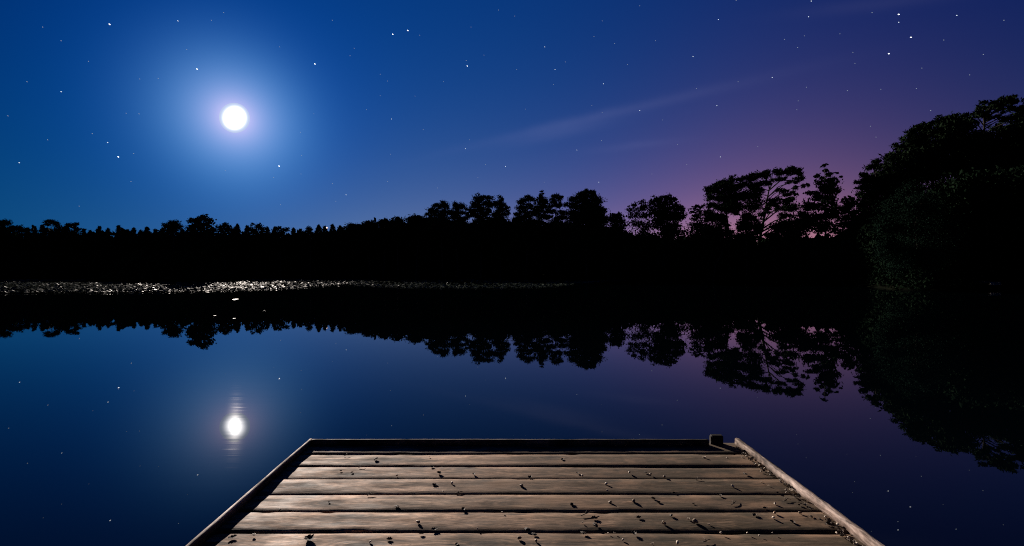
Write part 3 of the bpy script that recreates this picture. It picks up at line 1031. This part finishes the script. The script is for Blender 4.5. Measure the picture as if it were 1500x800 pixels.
def woodland():
    rng = np.random.default_rng(7)
    tx = np.array([-420, 0, 60, 120, 300, 450, 520, 570, 620, 660, 700, 745, 760, 850, 900, 950, 1000, 1050, 1170, 1230, 1280, 1340, 1400, 1500, 1620, 1800.])
    ty = np.array([348, 350, 350, 349, 349, 348, 338, 332, 327, 326, 326, 322, 330, 328, 340, 350, 352, 355, 356, 350, 328, 300, 262, 244, 245, 290.])
    out = []

    def fill(n, size, asp, d0, d1, drop, lo=-420, hi=1800):
        px = rng.uniform(lo, hi, n)
        ys = np.interp(px, SPX, SPY)
        Y = ys + rng.uniform(d0, d1, n)
        top = np.interp(px, tx, ty) + drop
        top = top + 6.0 * (1 - 2 * np.abs(np.sin(px * 0.07 + Y * 0.21))) + 4.0 * (1 - 2 * np.abs(np.sin(px * 0.19 + Y * 0.5 + 1.3))) + 2.0 * np.sin(px * 0.55 + Y) + 3 + rng.normal(size=n) * 1.2
        cell = px / 7.5 + 0.35 * np.sin(px * 0.05)
        hsh = np.modf(np.abs(np.sin(np.floor(cell) * 12.9898) * 43758.5453))[0]
        top -= np.where(px < 640, 10.0, 3.0) * hsh * (1 - np.abs(2 * (cell % 1) - 1)) ** 1.4
        x = (px - 750) / F * Y
        zt = CAMZ - (top - 399) / F * Y
        zg = np.maximum(ground(x, Y), -0.05)
        f = rng.random(n) ** 0.8
        z = zg + (zt - zg) * f
        keep = (zt > zg + 0.2) & ~((px > 1436) & (px < 1482) & (Y < 38.5))
        pos = np.stack([x, Y, z], 1)[keep]
        out.append(leaf_quads(pos, size, rng, asp))
    fill(48000, 0.40, 0.6, 0.3, 5.0, 2.0, hi=1236)
    fill(50000, 0.85, 0.75, 4.0, 10.0, 5.0, hi=1270)
    fill(13000, 0.30, 0.6, -0.9, 1.2, 26.0, hi=1240)
    fill(90000, 0.15, 0.5, 1.5, 8.0, 3.0, lo=1255)
    fill(22000, 0.55, 0.75, 8.0, 13.0, 26.0, lo=1262)
    fill(16000, 0.11, 0.5, -0.6, 1.6, 70.0, lo=1262, hi=1700)
    # shrubs on the island
    n = 9000
    a_ = rng.uniform(0, 2 * math.pi, n)
    r_ = np.sqrt(rng.random(n))
    x = ISL[0] + ISL[2] * 1.02 * r_ * np.cos(a_)
    y = ISL[1] + ISL[3] * 1.02 * r_ * np.sin(a_)
    ht = 3.6 * (1 - r_ ** 3) + 1.4 * np.sin(x * 0.8) * (1 - r_) + 0.5
    z = rng.random(n) ** 0.7 * ht
    out.append(leaf_quads(np.stack([x, y, z], 1), 0.22, rng, 0.6))
    o = quads_obj("woodland", np.concatenate(out), MAT_LEAF)
    tag(o, "black mass of undergrowth and wood along the far shore", None, None, "stuff")


woodland()

# ------------------------------------------------------------------ lily pads


def lily_pads():
    rng = np.random.default_rng(3)
    fx = np.array([-300, 0, 180, 330, 400, 450, 490, 540, 600, 780, 880, 930])
    fy = np.array([430, 430, 429, 427, 424.5, 421, 417.5, 419, 422.5, 422, 413, 410.])
    pos, rad = [], []
    tries = 0
    while len(pos) < 27000 and tries < 120:
        tries += 1
        n = 6000
        px = rng.uniform(-120, 925, n)
        fyi = np.interp(px, fx, fy)
        back = np.where(px < 300, 413.6, 408.3)
        # equal chance per ground area and some favour for the near edge
        Yn = CAMZ * F / (fyi - 399)
        Yf = CAMZ * F / (back - 399)
        Y = Yn + (Yf - Yn) * rng.random(n) ** 1.7
        x = (px - 750) / F * Y
        m = 0.5 + 0.28 * np.sin(Y * 0.9 + 0.12 * x + 2 * np.sin(x * 0.11)) + 0.2 * np.sin(Y * 0.37 + x * 0.21)
        m += 0.25 * np.sin(x * 0.63 + Y * 0.15)
        nearness = np.clip(1.25 - (Y - Yn) / 10, 0, 1) * 0.55
        keep = rng.random(n) < (m * 0.55 + nearness).clip(0.02, 1) * np.where(px > 520, 0.75, 1)
        isl = ((x - ISL[0]) / (ISL[2] * 1.1)) ** 2 + ((y_ := Y) - ISL[1]) ** 2 / (ISL[3] * 1.2) ** 2 < 1
        keep &= ~isl
        keep &= lake_sd(x, Y) < -0.8
        pos += [(a, b) for a, b in zip(x[keep], Y[keep])]
    # a thin streak of pads beyond the dark water at far left
    for _ in range(900):
        px = rng.uniform(-60, 124)
        Y = rng.uniform(70, 77)
        pos.append(((px - 750) / F * Y, Y))
    pos = np.array(pos)
    n = len(pos)
    k = 8
    ang = np.linspace(0.22, 2 * math.pi - 0.22, k)
    r = rng.uniform(0.06, 0.12, n) * (0.75 + pos[:, 1] / 130)
    rot = rng.uniform(0, 6.28, n)
    tilt = np.minimum(np.abs(rng.normal(size=n)) * 0.20, 0.6)
    taz = rng.uniform(0, 6.28, n)
    A = ang[None, :] + rot[:, None]
    X = np.cos(A) * r[:, None]
    Yq = np.sin(A) * r[:, None]
    Z = 0.014 + (X * np.cos(taz)[:, None] + Yq * np.sin(taz)[:, None] + r[:, None]) * np.tan(tilt)[:, None]
    Z += np.abs(rng.normal(size=(n, k))) * 0.006 + rng.random((n, 1)) * 0.01
    V = np.stack([X + pos[:, :1], Yq + pos[:, 1:], Z], -1)
    # notch vertex near the middle, so that each leaf shows its cleft
    cz = 0.014 + r * np.tan(tilt)
    Cn = np.stack([pos[:, 0], pos[:, 1], cz], -1)[:, None, :]
    V = np.concatenate([V, Cn], 1)
    base = (np.arange(n) * (k + 1))[:, None]
    tri = np.array([(k, i, i + 1) for i in range(k - 1)]).ravel()
    faces = (base + tri[None, :]).ravel()
    me = mesh_np("lily_pads", V.reshape(-1, 3), faces, np.full(n * (k - 1), 3), MAT_LILY)
    o = link(bpy.data.objects.new("lily_pads", me))
    tag(o, "glittering bed of lily pads on the far water under the moon", None, None, "stuff")


lily_pads()


def floating_leaf(label, px, py, r, seed):
    Y = CAMZ * F / (py - 399)
    rg = random.Random(seed)
    bm = bmesh.new()
    ring = [bm.verts.new((math.cos(a) * r * rg.uniform(0.9, 1.1), math.sin(a) * r * rg.uniform(0.85, 1.05),
                          0.012 + 0.006 * rg.random() + math.sin(a) * r * 0.06))
            for a in [0.25 + (2 * math.pi - 0.5) * k / 13 for k in range(14)]]
    c = bm.verts.new((0.02, 0, 0.010))
    for i in range(13):
        bm.faces.new((c, ring[i], ring[i + 1]))
    ret = bmesh.ops.extrude_face_region(bm, geom=bm.faces[:])
    for v in ret['geom']:
        if isinstance(v, bmesh.types.BMVert):
            v.co.z += 0.006
    o = from_bm("floating_leaf", bm, MAT_LILY, None, ((px - 750) / F * Y, Y, 0))
    tag(o, label, "lily leaf", "single leaves adrift on the dark water")


floating_leaf("single pale leaf floating just below the bright lily bed", 345, 439, 0.14, 1)
floating_leaf("leaf afloat over the dark reflection, left of the moon's streak", 315, 463.5, 0.045, 2)
floating_leaf("leaf afloat in the moon's streak at the edge of the tree reflection", 343, 467.5, 0.04, 3)
floating_leaf("leaf afloat right of the moon's streak, under the bright lily bed", 387, 455.5, 0.035, 4)

# ------------------------------------------------------------------ small landing stage on the right bank
sx0, sy0 = (1456 - 750) / F * 36.0, 36.0
ls = empty("landing_stage", (sx0, sy0, 0))
tag(ls, "small pale wooden landing stage at the water's edge under the right bank", "landing stage")


def box_bm(x0, x1, y0, y1, z0, z1, bev=0.0):
    bm = bmesh.new()
    bmesh.ops.create_cube(bm, size=1.0)
    for v in bm.verts:
        v.co = Vector(((x0 + x1) / 2 + v.co.x * (x1 - x0), (y0 + y1) / 2 + v.co.y * (y1 - y0), (z0 + z1) / 2 + v.co.z * (z1 - z0)))
    if bev:
        bmesh.ops.bevel(bm, geom=bm.edges[:], offset=bev, segments=2, affect='EDGES')
    return bm


for k in range(7):
    from_bm("plank", box_bm(-0.45, 0.45, -0.1 + k * 0.26, 0.13 + k * 0.26, 0.50, 0.545, 0.008), MAT_PALEWOOD, ls)
from_bm("fascia", box_bm(-0.43, 0.43, -0.135, -0.103, 0.30, 0.50, 0.006), MAT_PALEWOOD, ls)
for sx_ in (-0.38, 0.38):
    for yy in (-0.05, 1.3):
        from_bm("leg", box_bm(sx_ - 0.05, sx_ + 0.05, yy - 0.048, yy + 0.05, -0.6, 0.498, 0.008), MAT_POST, ls)
    from_bm("handrail_post", box_bm(sx_ * 1.28 - 0.035, sx_ * 1.28 + 0.035, 1.2, 1.27, -0.4, 1.3, 0.006), MAT_POST, ls)

# ------------------------------------------------------------------ tiny lamp on the far treeline
ld = 108.0
lp = P(478.5, 334.5, ld)
lg = float(ground(np.array([lp[0]]), np.array([ld]))[0])
lam = empty("mast_lamp", (lp[0], ld, lg))
tag(lam, "tiny pinkish lamp shining between spires on the far treeline", "lamp")
tb = Tubes(8)
tb.add([(0, 0, 0), (0, 0, lp[2] - lg)], [0.09, 0.05])
tb.build("pole", MAT_POST, lam)
bm = bmesh.new()
bmesh.ops.create_uvsphere(bm, u_segments=12, v_segments=8, radius=0.20)
from_bm("lamp_head", bm, emit_mat("lamp_glow", (1.0, 0.66, 0.55), 1.2), lam, (0, 0, lp[2] - lg + 0.1), True)

# ------------------------------------------------------------------ the dock
dock = empty("dock", (0, 2.5, DECKZ))
tag(dock, "weathered wooden jetty with low edge rails reaching out over the dark lake", "jetty")


def dk(o):
    o.parent = dock
    o.matrix_parent_inverse = Matrix.Identity(4)
    o.location = Vector(o.location) - Vector((0, 2.5, DECKZ))
    return o


XL, XR = -1.178, 1.322
SEAMS = [2.672, 2.503, 2.340, 2.198, 2.046, 1.900, 1.751, 1.603]
while SEAMS[-1] > -5.6:
    SEAMS.append(SEAMS[-1] - 0.1495)


def plank(y1, y0, idx, nseg=110):
    rg = random.Random(idx * 7 + 3)
    gap = 0.0020 + rg.random() * 0.0016
    w = (y1 - y0) - 2 * gap
    hy = w / 2
    yc = (y1 + y0) / 2
    x0, x1 = XL - 0.012 + rg.uniform(-0.006, 0.006), XR + 0.008 + rg.uniform(-0.006, 0.006)
    th = 0.034
    bv = 0.0022
    prof = [(-hy, -th), (-hy, -bv), (-hy + bv, 0), (-hy * 0.5, 0.0006), (0, 0.001), (hy * 0.5, 0.0006), (hy - bv, 0), (hy, -bv), (hy, -th)]
    rows_ = []
    chips = [(rg.uniform(x0, x1), rg.choice((-1, 1)), rg.uniform(0.015, 0.06), rg.uniform(0.003, 0.009)) for _ in range(5)]
    if idx == 5:
        chips.append((-0.60, -1, 0.06, 0.009))
    tw = rg.uniform(-0.0025, 0.0025)
    zoff = rg.uniform(-0.0018, 0.0018)
    ph = rg.uniform(0, 6)
    V = []
    for i in range(nseg + 1):
        x = x0 + (x1 - x0) * i / nseg
        e1 = 0.0011 * mnoise.noise(Vector((x * 6, idx * 3.1, 0))) + 0.0006 * mnoise.noise(Vector((x * 40, idx * 3.1, 9)))
        e2 = 0.0011 * mnoise.noise(Vector((x * 6, idx * 3.1, 5))) + 0.0006 * mnoise.noise(Vector((x * 40, idx * 3.1, 4)))
        for (py, pz) in prof:
            s = py / hy
            dy = e1 if py < 0 else e2
            for cx, side, cl, cd in chips:
                if side * py > hy * 0.9:
                    g = max(0, 1 - ((x - cx) / cl) ** 2)
                    dy -= side * cd * math.sqrt(g) if g > 0 else 0
                    if pz > -bv * 2 and g > 0:
                        pass
            z = pz + zoff + tw * s + 0.0012 * math.sin(x * 2.2 + ph)
            z += 0.0009 * mnoise.noise(Vector((x * 9, (yc + py) * 25, idx)))
            V.append((x, py + dy, z))
    k = len(prof)
    faces, sizes = [], []
    for i in range(nseg):
        for j in range(k):
            j2 = (j + 1) % k
            faces += [i * k + j, (i + 1) * k + j, (i + 1) * k + j2, i * k + j2]
            sizes.append(4)
    faces += list(range(k))
    sizes.append(k)
    faces += [nseg * k + j for j in reversed(range(k))]
    sizes.append(k)
    me = mesh_np("plank", V, faces, sizes, MAT_PLANK)
    bmx = bmesh.new()
    bmx.from_mesh(me)
    bmesh.ops.recalc_face_normals(bmx, faces=bmx.faces[:])
    bmx.to_mesh(me)
    bmx.free()
    o = bpy.data.objects.new("plank", me)
    o.location = (0, yc, DECKZ)
    link(o)
    return dk(o)


for i in range(len(SEAMS) - 1):
    plank(SEAMS[i], SEAMS[i + 1], i, 110 if i < 10 else 24)


def rail(name, p0, p1, w, h, mat, seed, nseg=120, worn=1.0, top=None):
    """A squared batten from p0 to p1 (centre of its foot), with worn arrises; local X runs along it."""
    p0, p1 = Vector(p0), Vector(p1)
    d = p1 - p0
    Ln = d.length
    prof = []
    b = 0.004
    pts = [(-w / 2, -0.006), (w / 2, -0.006), (w / 2, h - b), (w / 2 - b, h), (0, h + 0.0006), (-w / 2 + b, h), (-w / 2, h - b)]
    V = []
    for i in range(nseg + 1):
        x = Ln * i / nseg
        for j, (py, pz) in enumerate(pts):
            n1 = mnoise.noise(Vector((x * 7, j * 2.3 + seed, 0))) * 0.0016 * worn
            n2 = mnoise.noise(Vector((x * 30, j * 2.3 + seed, 3))) * 0.0012 * worn
            n3 = mnoise.noise(Vector((x * 2.0, seed * 1.0, 8))) * 0.0018 * worn
            V.append((x, py + (n1 + n2) + n3, pz + ((n1 - n2) if pz > 0 else 0)))
    k = len(pts)
    faces, sizes = [], []
    for i in range(nseg):
        for j in range(k):
            j2 = (j + 1) % k
            faces += [i * k + j, i * k + j2, (i + 1) * k + j2, (i + 1) * k + j]
            sizes.append(4)
    faces += list(reversed(range(k)))
    sizes.append(k)
    faces += [nseg * k + j for j in range(k)]
    sizes.append(k)
    me = mesh_np(name, V, faces, sizes, mat)
    bmx = bmesh.new()
    bmx.from_mesh(me)
    bmesh.ops.recalc_face_normals(bmx, faces=bmx.faces[:])
    if top:      # the trodden, rain washed upper face is bare and pale, the sides' shade painted dark
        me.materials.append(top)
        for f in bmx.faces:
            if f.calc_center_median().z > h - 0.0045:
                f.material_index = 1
    bmx.to_mesh(me)
    bmx.free()
    o = bpy.data.objects.new(name, me)
    o.location = p0
    o.rotation_euler = (0, 0, math.atan2(d.y, d.x))
    link(o)
    return dk(o)


RZ = DECKZ + 0.0035
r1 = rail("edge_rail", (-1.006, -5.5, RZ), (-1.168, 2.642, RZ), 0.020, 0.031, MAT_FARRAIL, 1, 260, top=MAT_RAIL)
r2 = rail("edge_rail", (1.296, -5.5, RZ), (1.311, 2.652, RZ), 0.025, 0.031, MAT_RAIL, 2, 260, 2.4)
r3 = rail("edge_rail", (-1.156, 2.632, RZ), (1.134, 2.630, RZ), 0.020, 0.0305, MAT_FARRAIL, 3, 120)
# stub post at the far right, with a rounded worn head
bm = box_bm(-0.036, 0.036, -0.016, 0.016, -1.4, 0.0, 0.0)
bmesh.ops.bevel(bm, geom=[e for e in bm.edges], offset=0.006, segments=3, affect='EDGES')
for v in bm.verts:
    if v.co.z > -0.2:
        v.co.z -= 0.12 * (v.co.x ** 2 + v.co.y ** 2) * 20 * 0.4
po = from_bm("mooring_post", bm, MAT_POST, None, (1.192, 2.655, DECKZ + 0.053))
dk(po)
# what carries the deck
for yy in (2.50, 0.6, -1.3, -3.2, -5.1):
    dk(from_bm("cross_beam", box_bm(-1.12, 1.26, -0.04, 0.04, -0.135, -0.040, 0.004), MAT_POST, None, (0, yy, DECKZ)))
    for xx in (-1.0, 1.14):
        tb = Tubes(12)
        tb.add([(0, 0, -1.7), (0, 0, -0.03)], [0.075, 0.07])
        dk_o = tb.build("pile", MAT_POST)
        dk_o.location = (xx, yy - 0.118, DECKZ)
        dk(dk_o)
for xx in (-1.135, 1.27):
    dk(from_bm("side_board", box_bm(-0.012, 0.012, -4.0, 4.0, -0.20, -0.040, 0.003), MAT_POST, None, (xx, -1.45, DECKZ)))

# ------------------------------------------------------------------ things lying on the boards


def on_deck(px, py):
    Y = (CAMZ - DECKZ) * F / (py - 399)
    return (px - 750) / F * Y, Y


def ordinal(n):
    return ["first", "second", "third", "fourth", "fifth", "sixth", "seventh", "eighth", "ninth", "tenth", "eleventh", "twelfth",
            "thirteenth", "fourteenth", "fifteenth", "sixteenth", "seventeenth", "eighteenth", "nineteenth", "twentieth"][n]


A6 = lambda x, y: (260 + x / 2.885, 620 + y / 2.885)
A7 = lambda x, y: (780 + x / 2.885, 620 + y / 2.885)
ITEMS = []
# kind codes: h pale husk, a acorn, l dark dead leaf, t twig
for x, y, k, s in [(837, 157, 'l', 1.1), (1065, 146, 'h', .5), (1077, 186, 'l', .8), (737, 211, 'l', .6), (928, 226, 'h', 1.0), (1105, 215, 'l', 1.1), (1252, 219, 'l', .8),
                   (1087, 265, 'l', 1.1), (1158, 260, 'h', .9), (1122, 294, 'h', .6), (1455, 270, 'a', 1.0), (1490, 236, 'l', 1.1), (927, 357, 'l', .9), (818, 308, 't', .6), (1207, 373, 'l', .9),
                   (1375, 376, 'h', .6), (1018, 426, 'a', 1.0), (1085, 454, 'l', 1.0), (1030, 471, 'l', .8), (895, 496, 'l', .9), (812, 508, 'h', .7), (556, 497, 'l', 1.9), (232, 488, 'l', 1.2),
                   (1270, 453, 'h', .5), (1480, 458, 'l', 1.1), (1443, 494, 'a', 1.0), (1180, 517, 'l', .7), (715, 140, 't', .5), (322, 478, 'h', .9), (425, 375, 'l', .5), (640, 338, 'l', .5),
                   (780, 186, 't', .5), (690, 205, 'l', .5), (1190, 300, 't', .6)]:
    ITEMS.append((*A6(x, y), k, s))
for x, y, k, s in [(127, 157, 'l', .9), (190, 213, 'l', .6), (213, 228, 'h', .8), (410, 213, 'a', .9), (500, 220, 'a', .8), (478, 211, 'l', .7), (558, 234, 'a', 1.1), (728, 150, 'h', 1.1), (820, 150, 'h', .6),
                   (890, 150, 'h', .6), (900, 217, 'l', 1.0), (948, 184, 'h', .9), (965, 208, 'h', .6), (995, 212, 'h', .7), (310, 263, 'h', 1.0), (315, 290, 'a', .7), (845, 271, 'a', .9), (968, 253, 'h', .5),
                   (1000, 268, 'h', .5), (788, 306, 'l', .9), (330, 340, 'a', .9), (168, 349, 'l', .9), (512, 323, 'l', .8), (428, 337, 'a', 1.2), (533, 338, 'l', .7), (855, 343, 't', .9), (1025, 345, 'a', .8),
                   (985, 363, 'l', .8), (1093, 286, 'h', .9), (1155, 348, 'h', .8), (1025, 385, 'a', .9), (1018, 406, 'h', 1.0), (1130, 385, 'a', .8), (940, 393, 'l', .9), (585, 395, 'l', .8), (450, 403, 'l', .9),
                   (235, 388, 't', 1.2), (262, 406, 'l', 1.1), (268, 438, 'l', 1.2), (555, 430, 'a', 1.2), (660, 410, 'h', .8), (687, 424, 'a', 1.4), (748, 433, 'h', .6), (212, 425, 'h', .5), (1100, 423, 'l', .9),
                   (793, 466, 'h', .7), (320, 467, 'h', .5), (345, 465, 'h', .5), (430, 472, 'l', 1.1), (215, 465, 'l', 1.0), (903, 464, 'h', .6), (15, 504, 'a', .8), (8, 474, 'l', .9), (380, 499, 'h', .7),
                   (508, 516, 'h', .7), (616, 516, 'h', .9), (735, 503, 't', .6), (1012, 464, 'h', .5), (600, 300, 'l', .5), (700, 240, 't', .5), (1040, 300, 'l', .6), (680, 345, 'l', .4), (960, 480, 'h', .5),
                   (1075, 330, 't', .7), (1180, 400, 'l', .7)]:
    ITEMS.append((*A7(x, y), k, s))


def husk_bm(r, rg):
    """Half an empty seed shell, thick walled, lying tilted."""
    bm = bmesh.new()
    n, m = 12, 5
    rings = []
    for sh in (1.0, 0.82):
        for j in range(m):
            f = (math.pi / 2) * (j + 0.35) / (m - 0.6)
            rings.append([bm.verts.new((math.cos(a) * math.sin(f) * r * sh * (1 + 0.10 * math.sin(3 * a)), math.sin(a) * math.sin(f) * r * 0.75 * sh, r * 0.9 * (1 - math.cos(f) * sh)))
                          for a in [2 * math.pi * k / n for k in range(n)]])

    def bridge(p, q):
        for k in range(n):
            bm.faces.new((p[k], p[(k + 1) % n], q[(k + 1) % n], q[k]))
    for j in range(m - 1):
        bridge(rings[j + 1], rings[j])
        bridge(rings[m + j], rings[m + j + 1])
    bridge(rings[2 * m - 1], rings[m - 1])
    bm.faces.new(rings[0])
    bm.faces.new(list(reversed(rings[m])))
    rot = Matrix.Rotation(rg.uniform(-0.5, 0.5), 4, 'X') @ Matrix.Rotation(rg.uniform(-0.4, 0.4) + rg.choice((0, 2.6)), 4, 'Y')
    bmesh.ops.transform(bm, matrix=rot, verts=bm.verts[:])
    zmin = min(v.co.z for v in bm.verts)
    bmesh.ops.translate(bm, vec=(0, 0, -zmin), verts=bm.verts[:])
    bmesh.ops.recalc_face_normals(bm, faces=bm.faces[:])
    return bm


def lathe_bm(prof, n=14):
    bm = bmesh.new()
    rings = []
    for x, r in prof:
        rings.append([bm.verts.new((x, math.cos(a) * max(r, 1e-5), math.sin(a) * max(r, 1e-5))) for a in [2 * math.pi * k / n for k in range(n)]])
    for p, q in zip(rings[:-1], rings[1:]):
        for k in range(n):
            bm.faces.new((p[k], q[k], q[(k + 1) % n], p[(k + 1) % n]))
    bm.faces.new(list(reversed(rings[-1])))
    bm.faces.new(rings[0])
    bmesh.ops.recalc_face_normals(bm, faces=bm.faces[:])
    return bm


def leaf_bm(L_, rg):
    """A dry leaf: lobed outline, folded along its midrib and curled."""
    bm = bmesh.new()
    n = 9
    curl, fold = rg.uniform(0.6, 1.6), rg.uniform(0.5, 1.2)
    rows_ = []
    for i in range(n):
        f = i / (n - 1)
        w = L_ * 0.34 * (math.sin(math.pi * min(1, f * 0.93 + 0.05)) ** 0.8) * (1 + 0.28 * math.sin(f * 19))
        x = L_ * (f - 0.5)
        z = L_ * 0.42 * curl * (f - 0.45) ** 2
        rows_.append([bm.verts.new((x, s * w, z + abs(s) ** 1.5 * w * fold * 0.7 + rg.uniform(-1, 1) * L_ * 0.02)) for s in (-1, -0.5, 0, 0.5, 1)])
    for p, q in zip(rows_[:-1], rows_[1:]):
        for k in range(4):
            bm.faces.new((p[k], q[k], q[k + 1], p[k + 1]))
    ret = bmesh.ops.extrude_face_region(bm, geom=bm.faces[:])
    for g in ret['geom']:
        if isinstance(g, bmesh.types.BMVert):
            g.co.z += 0.0012
    if rg.random() < 0.4:
        bmesh.ops.transform(bm, matrix=Matrix.Rotation(math.pi + rg.uniform(-.4, .4), 4, 'X'), verts=bm.verts[:])
    zmin = min(v.co.z for v in bm.verts)
    bmesh.ops.translate(bm, vec=(0, 0, -zmin), verts=bm.verts[:])
    bmesh.ops.recalc_face_normals(bm, faces=bm.faces[:])
    return bm


KN = {'h': ("seed_husk", "pale seed husk", "husk", "pale seed husks strewn on the deck"),
      'a': ("acorn", "plump acorn", "acorn", "acorns strewn on the deck"),
      'l': ("dead_leaf", "dark leaf scrap", "leaf", "dead leaf scraps strewn on the deck"),
      't': ("twig", "short dark twig", "twig", "twigs strewn on the deck")}


def row_of(Y):
    for i in range(len(SEAMS) - 1):
        if SEAMS[i + 1] <= Y <= SEAMS[i]:
            return i
    return 0


placed = []
for px, py, k, s in ITEMS:
    x, y = on_deck(px, py)
    r = row_of(y)
    # keep clear of the seams
    y = min(max(y, SEAMS[r + 1] + 0.012), SEAMS[r] - 0.012)
    if x > 1.284 or x < -1.12:
        continue
    placed.append([x, y, k, s, r])
ROWN = ["plank against the far rail", "second plank from the far rail", "third plank from the far rail", "fourth plank from the far rail",
        "fifth plank from the far rail", "sixth plank from the far rail", "seventh plank from the far rail", "eighth plank from the far rail"]
for r in range(9):
    for k in KN:
        same = sorted([p for p in placed if p[4] == r and p[2] == k], key=lambda p: p[0])
        for j, (x, y, kk, s, rr) in enumerate(same):
            nm, desc, cat, grp = KN[k]
            if len(same) == 1:
                lab = f"{desc}, the only one on the {ROWN[min(r, 7)]}"
            elif j == 0:
                lab = f"{desc}, leftmost of its kind on the {ROWN[min(r, 7)]}"
            elif j == len(same) - 1:
                lab = f"{desc}, rightmost of its kind on the {ROWN[min(r, 7)]}"
            else:
                lab = f"{desc}, {ordinal(j)} from the left on the {ROWN[min(r, 7)]}"
            rg = random.Random(int(x * 1000) * 31 + int(y * 1000))
            z = DECKZ + 0.002
            rz = rg.uniform(0, 6.28)
            if k == 'h':
                o = from_bm(nm, husk_bm(0.0078 * s, rg), MAT_HUSK, None, (x, y, z), True)
                o.rotation_euler = (0, 0, rz)
            elif k == 'l':
                o = from_bm(nm, leaf_bm(0.025 * s, rg), MAT_DEAD, None, (x, y, z))
                o.rotation_euler = (0, 0, rz)
            elif k == 't':
                tb = Tubes(7)
                Ls = 0.030 * s
                pts = [(-Ls, 0, 0.003), (-Ls * 0.3, rg.uniform(-.006, .006), 0.005), (Ls * 0.35, rg.uniform(-.006, .006), 0.006), (Ls, rg.uniform(-.01, .01), 0.004)]
                tb.add(pts, [0.0018, 0.0016, 0.0014, 0.0008])
                tb.add([pts[1], (0, 0.012, 0.010)], [0.0016, 0.0008])
                o = tb.build(nm, MAT_TWIG)
                o.location = (x, y, z)
                o.rotation_euler = (0, 0, rz * 0.1)
            else:
                o = empty(nm, (x, y, z + 0.0058 * s))
                q = 0.0058 * s
                nut = lathe_bm([(-0.6 * q, 0.55 * q), (-0.2 * q, 0.82 * q), (0.5 * q, 0.88 * q), (1.2 * q, 0.72 * q), (1.7 * q, 0.36 * q), (1.85 * q, 0.12 * q), (2.05 * q, 0.02 * q)])
                from_bm("nut", nut, MAT_NUT if rg.random() < 0.5 else MAT_HUSK, o, None, True)
                cup = lathe_bm([(-1.35 * q, 0.10 * q), (-1.05 * q, 0.14 * q), (-0.95 * q, 0.55 * q), (-0.6 * q, 0.92 * q), (-0.1 * q, 1.02 * q), (0.05 * q, 0.99 * q), (0.0, 0.86 * q)])
                from_bm("cup", cup, MAT_CUP, o, None, True)
                o.rotation_euler = (0, rg.uniform(-0.15, 0.5), rz)
            tag(o, lab, cat, grp)

# loose litter swept against the right rail


def litter():
    rng = np.random.default_rng(9)
    rg = random.Random(4)
    bmA = bmesh.new()
    mats = [MAT_DEAD, MAT_HUSK, MAT_TWIG]
    for i in range(170):
        y = 2.60 - 1.5 * rg.random() ** 0.9
        spread = 0.008 + 0.030 * rg.random() ** 2 + (0.03 * rg.random() if y < 2.1 else 0)
        x = 1.2945 - spread
        z = DECKZ + 0.002 + rg.random() ** 2 * 0.009 * (1 if spread < 0.03 else 0.3)
        t = rg.random()
        b = leaf_bm(rg.uniform(0.008, 0.018), rg) if t < 0.84 else husk_bm(rg.uniform(0.004, 0.007), rg)
        Mx = Matrix.Translation((x, y, z)) @ Matrix.Rotation(rg.uniform(0, 6.28), 4, 'Z') @ Matrix.Rotation(rg.uniform(-0.6, 0.6), 4, 'X')
        bmesh.ops.transform(b, matrix=Mx, verts=b.verts[:])
        me = bpy.data.meshes.new("tmp")
        b.to_mesh(me)
        b.free()
        n0 = len(bmA.faces)
        bmA.from_mesh(me)
        bpy.data.meshes.remove(me)
        bmA.faces.ensure_lookup_table()
        idx = 0 if t < 0.84 else 1
        if t < 0.18:
            idx = 2
        for f in bmA.faces[n0:]:
            f.material_index = idx
    me = bpy.data.meshes.new("leaf_litter")
    bmA.to_mesh(me)
    bmA.free()
    for m in mats:
        me.materials.append(m)
    o = link(bpy.data.objects.new("leaf_litter", me))
    tag(o, "crumbled leaf litter swept against the right edge rail", None, None, "stuff")


litter()
